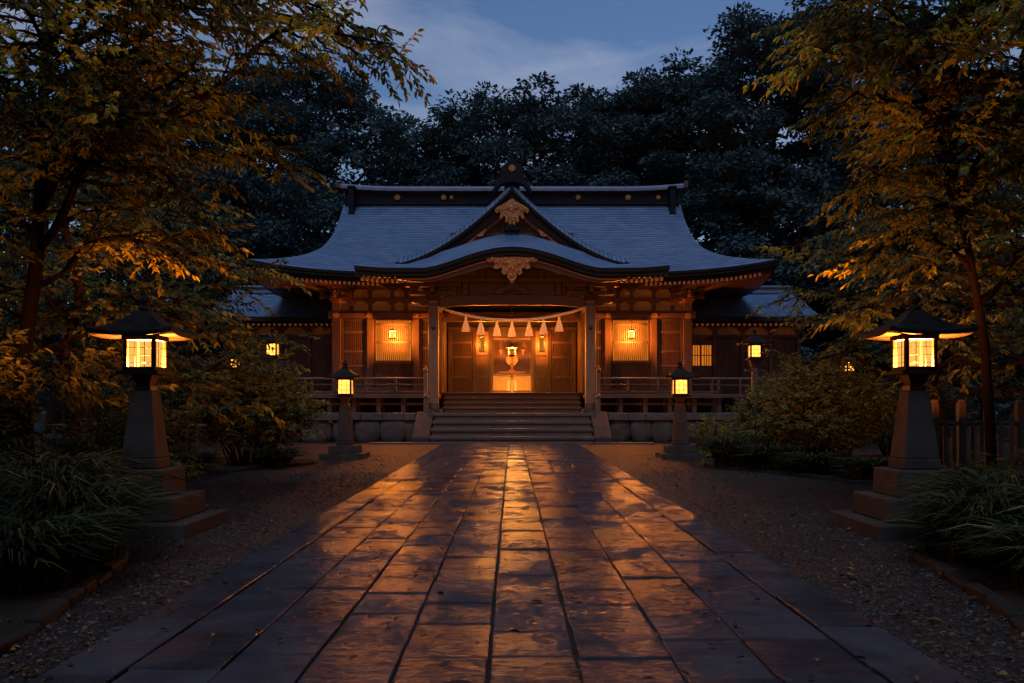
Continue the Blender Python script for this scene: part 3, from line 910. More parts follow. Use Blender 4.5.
# --- rafters
def rafter(x, y0, y1, z0, z1, w=.05, h=.12):
    m = MB()
    m.hexa([(x - w, y0, z0 - h), (x + w, y0, z0 - h), (x + w, y1, z1 - h), (x - w, y1, z1 - h)], [(x - w, y0, z0), (x + w, y0, z0), (x + w, y1, z1), (x - w, y1, z1)])
    m.box(x - w - .006, x + w + .006, y0 - .02, y0 - .002, z0 - h - .006, z0 + .006)
    return m
rmats = [M['wood_red'], M['ochre']]
for sg in (-1, 1):
    for x in np.arange(5.7, 10.55, .2):
        y1 = 39.3 if x < WX else min(39.3, 37.0 + (10.95 - x) * .8 + .3)
        z0 = main_z(x, 0) - .40
        o = part(rafter(sg * x, 37.32, max(y1, 37.7), z0, z0 + (6.72 - z0) * min(1, (y1 - 37.3) / 2.3)), 'rafter', rmats)
        for p_ in o.data.polygons[6:]: p_.material_index = 1
    for x in np.arange(3.55, 6.05, .2):
        z0 = kz(x, KY0) - .40
        o = part(rafter(sg * x, KY0 + .38, 36.6, z0, z0 + .25), 'rafter', rmats)
        for p_ in o.data.polygons[6:]: p_.material_index = 1
# corner beams
for sg in (-1, 1):
    m = MB()
    m.hexa([(sg * 10.45 - .12, 37.35, 6.86), (sg * 10.45 + .12, 37.35, 6.86), (sg * 7.9 + .12, 39.5, 6.4), (sg * 7.9 - .12, 39.5, 6.4)],
           [(sg * 10.45 - .12, 37.35, 7.12), (sg * 10.45 + .12, 37.35, 7.12), (sg * 7.9 + .12, 39.5, 6.72), (sg * 7.9 - .12, 39.5, 6.72)])
    part(m, 'corner_beam', M['wood_red'])

# --- porch pillars and beams
for sg in (-1, 1):
    st_ = MB(); st_.frustum(sg * 3.2, 36, 1.135, 1.30, .36, .30)
    part(st_, 'pillar_base', M['granite'], bevel=.02)
    pm = MB(); pm.box(sg * 3.2 - .2, sg * 3.2 + .2, 35.8, 36.2, 1.302, 5.74)
    pl = part(pm, 'pillar', M['wood_pale'], bevel=.035)
    bd = MB()
    bd.box(sg * 3.2 - .212, sg * 3.2 + .212, 35.788, 36.212, 1.302, 1.55)
    bd.box(sg * 3.2 - .208, sg * 3.2 + .208, 35.792, 36.208, 5.5, 5.6)
    sub(bd, 'metal_band', M['iron'], pl, bevel=.01)
    kn = MB(); kn.lathe([(.0, -.02), (.07, -.01), (.09, .03), (.05, .07), (.0, .09)], 12)
    kn.v = [(sg * 3.2 + p[0], 35.79 - p[2] * .6, 4.62 + p[1]) for p in kn.v]
    sub(kn, 'metal_stud', M['iron'], pl)
    # bracket set above the pillar
    bk = MB()
    bk.frustum(sg * 3.2, 36, 5.745, 5.95, .22, .34)
    bk.box(sg * 3.2 - .95, sg * 3.2 + .95, 35.9, 36.1, 5.955, 6.12)
    for d_ in (-.8, 0, .8): bk.frustum(sg * 3.2 + d_, 36, 6.125, 6.28, .11, .17)
    bk.box(sg * 3.2 - 1.15, sg * 3.2 + 1.15, 35.88, 36.12, 6.285, 6.45)
    bk.box(sg * 3.2 - .09, sg * 3.2 + .09, 35.2, 35.86, 5.98, 6.14)
    bk.frustum(sg * 3.2, 35.3, 6.145, 6.3, .1, .15)
    part(bk, 'bracket', M['wood_red'], bevel=.015)
    ng = MB()       # carved beam nose
    ng.extrude_xz([(sg * 3.42, 5.5), (sg * 3.42, 5.84), (sg * 3.8, 5.86), (sg * 4.05, 5.78), (sg * 4.1, 5.66), (sg * 3.95, 5.6), (sg * 3.85, 5.66), (sg * 3.75, 5.52)][::-sg], 35.88, 36.12)
    part(ng, 'beam_nose', M['wood_red'], bevel=.015)
lm = MB()
bl = np.linspace(-2.98, 2.98, 31)
lm.strip_xz([(x, 5.86 + .10 * (1 - (x / 2.98) ** 2)) for x in bl], [(x, 5.42 + .12 * (1 - (x / 2.98) ** 4)) for x in bl], 35.86, 36.14)
part(lm, 'rainbow_beam', M['wood_red'], bevel=.015)
ub = MB(); ub.box(-3.6, 3.6, 35.87, 36.13, 6.46, 6.66); ub.box(-2.0, 2.0, 35.85, 36.15, 7.0, 7.16)
part(ub, 'upper_beam', M['wood_red'], bevel=.01)
kk = MB()       # frog-leg strut in the middle, small struts beside it
kk.extrude_xz([(-.75, 5.98), (-.6, 6.2), (-.3, 6.3), (-.16, 6.45), (.16, 6.45), (.3, 6.3), (.6, 6.2), (.75, 5.98), (.45, 5.98), (.3, 6.1), (0, 6.18), (-.3, 6.1), (-.45, 5.98)][::-1], 35.92, 36.08)
for x in (-1.9, 1.9): kk.box(x - .1, x + .1, 35.9, 36.1, 5.94, 6.45)
for x in (-1.2, 0, 1.2): kk.box(x - .1, x + .1, 35.9, 36.1, 6.665, 6.99)
for q in split_pieces(kk): part(q, 'frog_leg_strut' if len(q.v) > 8 else 'beam_strut', M['wood_red'], bevel=.012)
gp = MB(); gp.strip_xz([(x, kz(x, 36.2) - .4) for x in np.linspace(-3.3, 3.3, 41)], [(x, 5.9) for x in np.linspace(-3.3, 3.3, 41)], 36.25, 36.33)
part(gp, 'bow_gable_panel', M['wood_dark'])
for sg in (-1, 1):       # tie beams back to the hall
    tb = MB(); tb.box(sg * 3.2 - .13, sg * 3.2 + .13, 36.35, 39.2, 5.55, 5.85)
    part(tb, 'tie_beam', M['wood'], bevel=.015)

# --- body of the hall
FL = 2.0
fb = MB()
fb.box(-8.7, 8.7, 38.25, 47.5, 1.82, FL)
y0 = 36.35
fb.box(-8.7, -3.05, y0, 38.245, 1.74, 1.90); fb.box(3.05, 8.7, y0, 38.245, 1.74, 1.90)
part(fb, 'veranda_floor', M['wood_h'], bevel=.01)
un = MB()
for sg in (-1, 1):
    for x in np.arange(3.5, 8.7, 1.02):
        un.box(sg * x - .09, sg * x + .09, 36.55, 36.73, 1.135, 1.735); un.box(sg * x - .09, sg * x + .09, 37.6, 37.78, 1.135, 1.735)
    un.box(sg * 3.2 if sg > 0 else -8.6, 8.6 if sg > 0 else -3.2, 36.58, 36.7, 1.45, 1.55)
for q in split_pieces(un): part(q, 'veranda_post' if max(p[2] for p in q.v) > 1.7 else 'floor_joist', M['wood'])
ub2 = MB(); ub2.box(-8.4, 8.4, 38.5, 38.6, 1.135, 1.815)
part(ub2, 'underfloor_void', M['underfloor_shade'])  # near-black sheet paints the shade of the open void under the floor
# wooden steps up to the porch floor
ws = [(36.55, 1.36), (36.98, 1.57), (37.41, 1.78), (37.84, 1.992)]
for i, (y, z) in enumerate(ws):
    m = MB(); m.box(-2.92, 2.92, y, ws[i + 1][0] + .03 if i < 3 else 38.24, z - .07, z); m.box(-2.88, 2.88, y + .05, y + .1, (1.135 if i == 0 else ws[i - 1][1] + .002), z - .072)
    part(m, 'wooden_step', M['wood_h'], bevel=.012)
# wall posts
for x in (-7.85, -6.35, -4.3, -3.25, 3.25, 4.3, 6.35, 7.85):
    w = .2 if abs(x) > 7 else .15
    m = MB(); m.box(x - w, x + w, HY - w, HY + w, 2.002, 6.75 if abs(x) > 7 or abs(x) < 3.5 else 5.31)
    part(m, 'wall_post', M['wood'], bevel=.02)
# beams across the front
m = MB()
for sg in (-1, 1):
    a, b = sorted((sg * 3.05, sg * 8.2))
    m.box(a, b, HY - .27, HY - .2, 5.32, 5.55); m.box(a, b, HY - .11, HY + .11, 6.1, 6.26); m.box(a, b, HY - .15, HY + .15, 6.68, 6.8); m.box(a, b, HY - .1, HY + .1, 5.56, 5.68)
    a, b = sorted((sg * 3.42, sg * 7.6)); m.box(a, b, HY - .24, HY - .16, 2.01, 2.2)
m.box(-3.04, 3.04, HY - .2, HY + .2, 5.2, 5.6)
for q in split_pieces(m): part(q, 'head_beam', M['wood_red'], bevel=.012)
hm = MB()
for sg in (-1, 1):
    for x in (4.3, 6.35, 7.85):
        hm.extrude_xz([(sg * x + .16 * math.cos(t), 5.435 + .13 * math.sin(t)) for t in np.linspace(0, 2 * math.pi, 7)[:-1]], HY - .30, HY - .272)
for q in split_pieces(hm): part(q, 'gilt_nail_cover', M['gold'])
# plaster above the beams, divided by struts with bracket arms
pm = MB()
for sg in (-1, 1):
    a, b = sorted((sg * 3.42, sg * 7.64)); pm.box(a, b, HY - .03, HY + .03, 5.56, 6.75)
for q in split_pieces(pm): part(q, 'plaster_panel', M['plaster'])
sm = MB()
for sg in (-1, 1):
    for x in (3.75, 4.75, 5.35, 6.35, 7.2):
        c = sg * x
        sm.extrude_xz([(c - .09, 5.69), (c + .09, 5.69), (c + .09, 5.95), (c + .26, 6.09), (c - .26, 6.09), (c - .09, 5.95)][::1], HY - .09, HY - .031)
        sm.extrude_xz([(c - .08, 6.265), (c + .08, 6.265), (c + .08, 6.52), (c + .24, 6.67), (c - .24, 6.67), (c - .08, 6.52)], HY - .09, HY - .031)
for q in split_pieces(sm): part(q, 'bracket_strut', M['wood_dark'])
for sg in (-1, 1):       # corner bracket sets
    bk = MB(); x = sg * 7.85
    bk.frustum(x, HY - .35, 6.0, 6.18, .16, .26); bk.box(x - .7, x + .7, HY - .43, HY - .27, 6.185, 6.33)
    for d_ in (-.58, 0, .58): bk.frustum(x + d_, HY - .35, 6.335, 6.47, .09, .14)
    bk.box(x - .85, x + .85, HY - .45, HY - .25, 6.475, 6.6)
    bk.box(x - .08, x + .08, HY - 1.15, HY - .46, 6.2, 6.34); bk.frustum(x, HY - 1.05, 6.345, 6.48, .09, .14)
    part(bk, 'bracket', M['wood_red'], bevel=.012)

# door leaves and lattices of the front
def slats(m, x0, x1, y, z0, z1, step=.085, w=.018):
    n_ = max(2, int((x1 - x0) / step))
    for i in range(1, n_):
        x = x0 + (x1 - x0) * i / n_
        m.box(x - w, x + w, y - .03, y, z0, z1)
def lattice_leaf(name, x0, x1, y, z0, z1, bars, board, frame):
    b = MB(); b.box(x0, x1, y + .01, y + .05, z0, z1)
    o = part(b, name, board)
    f = MB(); t = .07
    f.box(x0, x0 + t, y - .05, y + .005, z0, z1); f.box(x1 - t, x1, y - .05, y + .005, z0, z1)
    zz = [z0] + list(bars) + [z1]
    for z in zz: f.box(x0 + t + .001, x1 - t - .001, y - .048, y + .004, max(z - .05, z0), min(z + .05, z1))
    sub(f, 'frame', frame, o, bevel=.006)
    s_ = MB()
    for za, zb in zip(zz[:-1], zz[1:]): slats(s_, x0 + t, x1 - t, y - .005, za + .051, zb - .051)
    sub(s_, 'slats', frame, o)
    return o
for sg in (-1, 1):
    mk = lambda a, b: tuple(sorted((sg * a, sg * b)))
    a, b = mk(6.52, 7.63); lattice_leaf('lattice_door', a, b, HY, 2.21, 5.3, (3.2, 3.85, 4.72), M['wood'], M['wood'])
    a, b = mk(3.42, 4.13); lattice_leaf('lattice_door', a, b, HY, 2.21, 5.3, (3.2, 4.0, 4.72), M['wood'], M['wood'])
    a, b = mk(4.47, 6.18); lattice_leaf('lattice_window', a, b, HY + .05, 3.4, 5.3, (4.27, 5.08), M['window_board_glow'], M['wood'])  # backing emits to stand in for lamp glow on the boards
    lattice_leaf('lattice_panel', a, b, HY + .05, 2.21, 3.3, (2.75,), M['wood'], M['wood'])
    sb = MB(); sb.box(a, b, HY - .12, HY + .1, 3.31, 3.39); part(sb, 'window_sill', M['wood'])
# side and back walls
m = MB()
for sg in (-1, 1):
    m.box(sg * 7.85 - .06, sg * 7.85 + .06, HY + .21, 47.3, 2.01, 6.75)
m.box(-7.7, 7.7, 47.2, 47.35, 2.01, 6.75)
for q in split_pieces(m): part(q, 'wall', M['wood'])
# porch recess: side walls, ceiling, back wall
PY = 41.6
m = MB()
for sg in (-1, 1): m.box(sg * 3.13 - .05, sg * 3.13 + .05, HY + .16, PY + .1, 2.002, 5.6)
for q in split_pieces(m): part(q, 'recess_wall', M['wood'])
m = MB(); m.box(-3.05, 3.05, HY + .21, PY + .1, 5.5, 5.6)
for y in np.arange(39.9, 41.6, .4): m.box(-3.05, 3.05, y, y + .07, 5.43, 5.498)
part(m, 'recess_ceiling', M['wood'])
m = MB(); m.box(-3.05, 3.05, PY + .05, PY + .12, 4.98, 5.49); m.box(-3.06, -1.06, PY + .06, PY + .1, 2.002, 4.98); m.box(1.06, 3.06, PY + .06, PY + .1, 2.002, 4.98)
part(m, 'recess_back_wall', M['wood'])
m = MB()
for x in (-1.78, -1.02, 1.02, 1.78, -2.95, 2.95): m.box(x - .07, x + .07, PY - .09, PY + .05, 2.002, 4.98)
m.box(-3.05, 3.05, PY - .1, PY + .04, 4.985, 5.15)
for q in split_pieces(m): part(q, 'recess_post' if max(p[2] for p in q.v) < 5 else 'recess_beam', M['wood'], bevel=.01)
for sg in (-1, 1):
    a, b = sorted((sg * 1.87, sg * 2.86))
    lattice_leaf('slatted_door', a, b, PY, 2.05, 4.95, (2.75, 3.7, 4.4), M['wood'], M['wood'])
    a, b = sorted((sg * 1.1, sg * 1.7))
    lattice_leaf('narrow_panel', a, b, PY, 2.05, 4.95, (2.8, 3.85), M['wood'], M['wood'])
# inner sanctuary behind the glazed doors
m = MB()
m.box(-1.5, 1.5, 44.0, 44.1, 2.0, 4.98); m.box(-1.5, -1.42, PY + .13, 44, 2.0, 4.98); m.box(1.42, 1.5, PY + .13, 44, 2.0, 4.98); m.box(-1.5, 1.5, PY + .13, 44.1, 4.985, 5.05)
part(m, 'sanctuary_wall', M['wood_pale'])
for sg in (-1, 1):
    a, b = sorted((sg * .012, sg * .94))
    f = MB()
    f.box(a, a + .06, PY - .03, PY + .03, 2.06, 4.62); f.box(b - .06, b, PY - .03, PY + .03, 2.06, 4.62)
    for z in (2.06, 2.84, 4.54): f.box(a + .061, b - .061, PY - .028, PY + .028, z, z + .08)
    d_ = part(f, 'glazed_door', M['wood_pale'], bevel=.006)
    g_ = MB(); g_.box(a + .062, b - .062, PY - .004, PY + .004, 2.93, 4.53)
    sub(g_, 'glass_pane', M['glass'], d_)
    lp = MB(); lp.box(a + .062, b - .062, PY + .0, PY + .01, 2.15, 2.83)
    sub(lp, 'lower_pane', M['pane_door'], d_)
m = MB(); m.box(-.98, .98, PY - .05, PY + .05, 4.64, 4.97)
part(m, 'transom', M['wood'])
# veranda railings
for sg in (-1, 1):
    r0 = empty('railing', (0, 0, 0)); r0.parent = hall
    a, b = sorted((sg * 3.5, sg * 8.65))
    m = MB(); m.box(a, b, 36.42, 36.52, 2.52, 2.60); part(m, 'top_rail', M['wood_pale'], r0, bevel=.02)
    m = MB(); m.box(a, b, 36.44, 36.50, 2.27, 2.33); part(m, 'middle_rail', M['wood'], r0, bevel=.01)
    m = MB(); m.box(a, b, 36.42, 36.52, 1.96, 2.03); part(m, 'bottom_rail', M['wood'], r0, bevel=.01)
    for x in np.linspace(a + .08, b - .08, 5):
        end = abs(abs(x) - 3.58) < .02
        m = MB(); w = .085 if end else .05
        m.box(x - w, x + w, 36.47 - w, 36.47 + w, 1.902, 2.80 if end else 2.515)
        if end: m.lathe([(.05, 2.80), (.1, 2.84), (.11, 2.9), (.06, 2.98), (.0, 3.06)], 10, (x, 36.47))
        part(m, 'railing_post', M['wood_pale'] if end else M['wood'], r0, bevel=.012)

# ------------------------------------------------------------------ stone terrace and steps
ter = empty('stone_terrace', (0, 34.6, 0), 'low terrace of dressed coping over rounded boulders carrying the shrine hall', 'terrace')
def tpart(mb, name, mat, **kw): return part(mb, name, mat, ter, (0, -34.6, 0), **kw)
m = MB(); m.box(-13.9, 13.9, 35.0, 50, -.1, 1.13); tpart(m, 'core', M['step_stone'])
m = MB()
r_ = random.Random(5)
for a, b in ((-13.95, -3.78), (3.78, 13.95)):
    x = a
    while x < b - .05:
        w = r_.uniform(.7, 1.25); e = min(x + w, b)
        m.box(x + .006, e - .006, 34.58 + r_.uniform(-.02, .02), 35.02, .86 + r_.uniform(-.01, .01), 1.145 + r_.uniform(-.006, .006)); x = e
for sg in (-1, 1):
    q = MB()
    for c_ in split_pieces(m):
        if c_.v[0][0] * sg > 0: q.add(c_.v, c_.f)
    tpart(q, 'coping', M['step_stone'], bevel=.02)
m = MB()
def stone(m, cx, cy, cz_, rx, ry, rz_, r_):
    k = len(m.v); nu, nv = 10, 7
    ph = [r_.uniform(0, 6.28) for _ in range(4)]
    for i in range(nv + 1):
        th = math.pi * i / nv
        for j in range(nu):
            p = 2 * math.pi * j / nu
            d_ = (abs(math.sin(th) * math.cos(p)) ** 4.6 + abs(math.sin(th) * math.sin(p)) ** 4.6 + abs(math.cos(th)) ** 4.6) ** (-1 / 4.6)
            d_ *= 1 + .07 * math.sin(3 * p + ph[0]) + .06 * math.sin(2 * th + 2 * p + ph[1])
            m.v.append((cx + rx * d_ * math.sin(th) * math.cos(p), cy + ry * d_ * math.sin(th) * math.sin(p), cz_ + rz_ * d_ * math.cos(th)))
    for i in range(nv):
        for j in range(nu):
            q = (j + 1) % nu
            m.f.append((k + i * nu + j, k + (i + 1) * nu + j, k + (i + 1) * nu + q, k + i * nu + q))
for a, b in ((-13.8, -3.8), (3.8, 13.8)):
    for row, (z0, z1) in enumerate(((-.05, .88),)):
        x = a + r_.uniform(-.2, .1)
        while x < b:
            w = r_.uniform(.7, 1.25)
            stone(m, min(x + w / 2, b), 34.76 + r_.uniform(-.02, .02), (z0 + z1) / 2, w / 2 - .01, .13, (z1 - z0) / 2 + .02, r_); x += w
for sg in (-1, 1):
    q = MB()
    for c_ in split_pieces(m):
        if c_.v[0][0] * sg > 0: q.add(c_.v, c_.f)
    tpart(q, 'boulder_wall', M['boulder'], smooth=True)
stair = empty('stone_staircase', (0, 33, 0), 'four broad grey stone steps between sloped side slabs at the end of the path', 'steps')
def spart(mb, name, mat, **kw): return part(mb, name, mat, stair, (0, -33, 0), **kw)
for i in range(4):
    m = MB(); y = 33.02 + .55 * i
    xs_ = [-3.1, r_.choice([-.9, .8, .3]) + r_.uniform(-.4, .4), 3.1]
    z1_ = .2825 * (i + 1) + (.006 if i == 3 else 0)
    for a, b in zip(xs_[:-1], xs_[1:]):
        m.box(a + .001, b - .001, y - .035 + r_.uniform(-.006, .006), y + .62 if i < 3 else 35.3, z1_ - .13, z1_ + r_.uniform(-.004, .004))
    m.box(-3.08, 3.08, y + .012, y + .6, max(.005, .2825 * i - .02), z1_ - .132)
    spart(m, 'step', M['step_stone'], bevel=.022)
for sg in (-1, 1):
    m = MB(); a, b = sorted((sg * 3.105, sg * 3.74))
    m.extrude_yz([(32.95, -.02), (32.95, .24), (33.1, .33), (34.62, 1.2), (35.1, 1.2), (35.1, -.02)], a, b)
    spart(m, 'side_slab', M['granite'], bevel=.025)
    m = MB(); m.frustum(sg * 3.42, 34.95, 1.205, 1.72, .1, .085); m.lathe([(.07, 1.722), (.12, 1.76), (.1, 1.84), (.0, 1.92)], 10, (sg * 3.42, 34.95))
    spart(m, 'newel_post', M['wood_grey'], bevel=.01)

# ------------------------------------------------------------------ side halls
def side_hall(sg, label):
    h = empty('side_hall', (sg * 11, 41.3, 0), label, 'building', 'low side halls of the shrine')
    off = (-sg * 11, -41.3, 0)
    P = lambda mb, name, mat, par=h, **kw: part(mb, name, mat, par, off, **kw)
    x0, x1 = 8.0, 14.0
    def rz(y):
        s = abs(y - 43.6) / 3.7
        return 7.0 - 1.55 * (1 - (1 - s) ** 1.25) if s <= 1 else 5.45
    ys = np.linspace(39.9, 47.3, 31)
    xs_ = np.linspace(x0, x1, 13)
    lift = lambda x: .10 * max(0, (x - 12.0) / 2) ** 2
    m = MB(); P_ = [[(sg * x, y, rz(y) + lift(x)) for y in ys] for x in xs_]
    m.grid(P_ if sg > 0 else P_[::-1])
    ro = P(m, 'roof', M['roof_y'], smooth=True)
    m = MB()
    for x in (x1,):
        k = len(m.v)
        for y in ys: m.v += [(sg * (x + .005), y, rz(y) + lift(x) + .01), (sg * (x + .005), y, rz(y) + lift(x) - .24), (sg * (x - .2), y, rz(y) + lift(x) - .24)]
        for i in range(len(ys) - 1):
            for j in range(2): m.f.append((k + 3 * i + j, k + 3 * i + j + 1, k + 3 * i + 3 + j + 1, k + 3 * i + 3 + j))
    for yy, d_ in ((39.9, 1), (47.3, -1)):
        k = len(m.v)
        for x in xs_: m.v += [(sg * x, yy - .01 * d_, 5.45 + lift(x) + .012), (sg * x, yy - .01 * d_, 5.45 + lift(x) - .2), (sg * x, yy + .3 * d_, 5.45 + lift(x) - .22)]
        for i in range(len(xs_) - 1):
            for j in range(2): m.f.append((k + 3 * i + j, k + 3 * i + j + 1, k + 3 * i + 3 + j + 1, k + 3 * i + 3 + j))
    P(m, 'eave_fascia', M['fascia'], ro)
    m = MB(); a, b = sorted((sg * x0, sg * (x1 - .15)))
    m.box(a, b, 43.4, 43.8, 6.95, 7.22); m.box(a, b, 43.32, 43.88, 7.225, 7.33)
    P(m, 'ridge', M['ridge_cap'], ro, bevel=.02)
    m = MB(); a, b = sorted((sg * x0, sg * (x1 - .12))); m.box(a, b, 40.2, 47.0, 5.15, 5.2)
    P(m, 'soffit', M['wood_red'])
    for x in np.arange(8.2, 13.9, .24):
        o = P(rafter(sg * x, 40.15, 41.3, 5.16, 5.2, .045, .09), 'rafter', rmats)
        for p_ in o.data.polygons[6:]: p_.material_index = 1
    a, b = sorted((sg * 8.06, sg * 13.4))
    m = MB(); m.box(a, b, 41.3, 41.4, 2.0, 5.14); m.box(a, b, 46.5, 46.6, 2.0, 5.14); e = sg * 13.4; m.box(min(e, e - sg * .1), max(e, e - sg * .1), 41.41, 46.49, 2.0, 6.2)
    P(m, 'wall', M['wood_dark'])
    m = MB(); m.box(a, b, 41.24, 41.296, 4.72, 5.1); P(m, 'plaster_band', M['plaster'])
    m = MB()
    for x in np.arange(8.2, 13.5, 1.3):
        c = sg * x
        m.box(c - .09, c + .09, 41.12, 41.23, 2.0, 4.6)
        m.extrude_xz([(c - .1, 4.74), (c + .1, 4.74), (c + .14, 4.9), (c + .4, 5.1), (c - .4, 5.1), (c - .14, 4.9)], 41.18, 41.235)
    m.box(a, b, 41.1, 41.22, 4.605, 4.735)
    P(m, 'wall_post', M['wood'])
    for i, x in enumerate(np.arange(8.2, 13.2, 1.3)):
        for (u, v) in ((.16, .6), (.7, 1.14)):
            c0, c1 = sorted((sg * (x + u), sg * (x + v)))
            lit = (i == 0 and sg > 0)
            b_ = MB(); b_.box(c0, c1, 41.27, 41.298, 3.3, 4.25)
            w_ = P(b_, 'window', M['window_board_glow'] if lit else M['wood'])
            s_ = MB(); slats(s_, c0, c1, 41.268, 3.3, 4.25, .09, .016); s_.box(c0, c1, 41.22, 41.268, 3.24, 3.299); s_.box(c0, c1, 41.22, 41.268, 4.251, 4.31); s_.box(c0, c1, 41.235, 41.268, 3.76, 3.8)
            P(s_, 'frame', M['wood'], w_)
    a, b = sorted((sg * 8.72, sg * 13.8))
    m = MB(); m.box(a, b, 38.6, 41.2, 1.78, 1.95); P(m, 'veranda_floor', M['wood_h'])
    m = MB()
    for x in np.arange(8.9, 13.8, 1.2): m.box(sg * x - .09, sg * x + .09, 38.75, 38.93, 1.135, 1.775)
    P(m, 'veranda_post', M['wood'])
    rl = empty('railing', (0, 0, 0)); rl.parent = h
    m = MB(); m.box(a, b, 38.72, 38.82, 2.58, 2.66); P(m, 'top_rail', M['wood_pale'], rl, bevel=.02)
    m = MB(); m.box(a, b, 38.74, 38.8, 2.3, 2.36); P(m, 'middle_rail', M['wood'], rl)
    for x in np.linspace(a + .1, b - .1, 5):
        m = MB(); m.box(x - .05, x + .05, 38.72, 38.82, 1.952, 2.575); P(m, 'railing_post', M['wood'], rl)
    return h
side_hall(-1, 'low dark side hall with blue-grey roof joined to the left of the shrine')
side_hall(1, 'low dark side hall with blue-grey roof joined to the right of the shrine')

# ------------------------------------------------------------------ things on the porch
rope = empty('straw_rope', (0, 35.9, 5.3), 'twisted straw rope with seven tassels strung between the porch pillars', 'rope')
def rope_z(x): return 5.42 - .52 * (1 - (x / 3.0) ** 2)
for k in range(3):
    m = MB(); pts = []
    for x in np.linspace(-3.02, 3.02, 240):
        t = x * 16 + k * 2.094
        pts.append((x, 35.72 - 35.9 + .032 * math.cos(t), rope_z(x) - 5.3 + .032 * math.sin(t)))
    m.tube(pts, .028, 6); m.build('strand', M['straw'], rope, smooth=True)
for px in (466, 481, 497, 512, 529, 543.5, 559):
    x = (px - 512) / 24.55
    m = MB()
    z = rope_z(x) - 5.3
    m.lathe([(.02, z - .02), (.035, z - .09), (.05, z - .10), (.05, z - .14), (.038, z - .15), (.07, z - .26), (.115, z - .42), (.15, z - .60), (.165, z - .66), (.02, z - .6)], 22, (x, -.18), .10)
    m.build('tassel', M['straw'], rope)

def box_lamp(name, label, loc, w, h, power, pane, group=None, hang=.35):
    o = empty(name, loc, label, 'lamp', group)
    m = MB()
    t = w * .09
    for sx in (-1, 1):
        for sy in (-1, 1): m.box(sx * (w - t) - t, sx * (w - t) + t, sy * (w - t) - t, sy * (w - t) + t, 0, h)
    m.box(-w * 1.1, w * 1.1, -w * 1.1, w * 1.1, -.03, 0); 
    fr = m.build('frame', M['wood'], o)
    m = MB(); q = w * .9
    m.add([(-q, -q, .002), (q, -q, .002), (q, q, .002), (-q, q, .002), (-q, -q, h - .002), (q, -q, h - .002), (q, q, h - .002), (-q, q, h - .002)], [(0, 1, 5, 4), (1, 2, 6, 5), (2, 3, 7, 6), (3, 0, 4, 7)])
    m.build('paper_shade', pane, o)
    m = MB(); m.frustum(0, 0, h + .002, h + .09, w * 1.45, w * .4); m.build('cap', M['iron'], o)
    m = MB(); m.tube([(0, 0, h + .09), (0, 0, h + .09 + hang)], .008, 6); m.build('hanger', M['iron'], o)
    point_light('flame', (0, 0, h * .5), power, o, w * .3)
    return o
for sg, lab in ((-1, 'small glowing lamp hanging before the lattice window left of the porch'), (1, 'small glowing lamp hanging before the lattice window right of the porch')):
    box_lamp('hanging_lamp', lab, (sg * 5.27, 38.75, 4.4), .13, .3, BAY_W, M['pane_bay'], 'lamps before the lattice windows', .55)
for sg, lab in ((-1, 'tall paper lantern hanging left of the glazed shrine doors'), (1, 'tall paper lantern hanging right of the glazed shrine doors')):
    box_lamp('paper_lantern', lab, (sg * 1.4, 41.15, 3.95), .13, .68, PORCH_W, M['pane_porch'], 'paper lanterns beside the shrine doors', .6)
# gilt lantern hanging in the porch before the doors
gl_ = empty('gilt_lantern', (0, 38.0, 3.62), 'small gilt lantern hanging on a chain in the middle of the porch', 'lamp')
m = MB(); m.lathe([(.02, -.1), (.06, -.08), (.13, -.03), (.17, .0)], 6); m.lathe([(.27, .30), (.2, .36), (.1, .43), (.06, .5), (.02, .56)], 6)
for k_ in range(6):
    t = k_ * math.pi / 3; m.tube([(.15 * math.cos(t), .15 * math.sin(t), 0), (.15 * math.cos(t), .15 * math.sin(t), .3)], .012, 5)
m.build('frame', M['gold'], gl_)
m = MB(); m.lathe([(.13, .005), (.135, .295)], 6); m.f = m.f[:-2]; m.build('paper_shade', M['pane_porch'], gl_)
m = MB(); m.tube([(0, 0, .56), (0, 0, 3.4)], .012, 6); m.build('chain', M['iron'], gl_)
point_light('flame', (0, 0, .14), PORCH_W * 2.2, gl_, .04, (1.0, 0.38, 0.07))
# altar behind the glass: cloth-covered table, gilt fittings, mirror, candle lamps
al = empty('altar', (0, 43.2, 2.0), 'dark altar table with steps behind the glazed shrine doors', 'altar')
m = MB(); m.box(-.85, .85, -.3, .3, .72, .8); m.box(-.7, .7, .0, .35, .802, 1.1)
for sx in (-.75, .75):
    for sy in (-.22, .22): m.box(sx - .05, sx + .05, sy - .05, sy + .05, 0, .718)
m.build('table', M['wood_red'], al, bevel=.012)
mi = empty('gilt_mirror', (0, 43.0, 2.8), 'round gilt mirror on a flame-shaped stand in the middle of the altar', 'ornament')
m = MB(); m.lathe([(.16, .302), (.16, .34), (.05, .38), (.04, .5), (.1, .54)], 14); m.build('stand', M['gold'], mi)
m = MB(); m.extrude_xz([(.30 * math.cos(t), .88 + .30 * math.sin(t)) for t in np.linspace(0, 2 * math.pi, 29)[:-1]], -.03, .03); m.build('disc', M['gold'], mi)
m = MB(); m.extrude_xz([(.2 * math.cos(t) * (1 + .35 * math.cos(7 * t)), 1.36 + .2 * math.sin(t) * (1 + .35 * math.cos(7 * t))) for t in np.linspace(0, 2 * math.pi, 57)[:-1]], -.02, .02); m.build('finial', M['gold'], mi)
ol = empty('altar_lamp', (0, 42.35, 2.0), 'bright floor lamp glowing behind the lower panes of the shrine doors', 'lamp')
m = MB(); m.box(-.3, .3, -.12, .12, 0, .06); m.build('base', M['wood_dark'], ol)
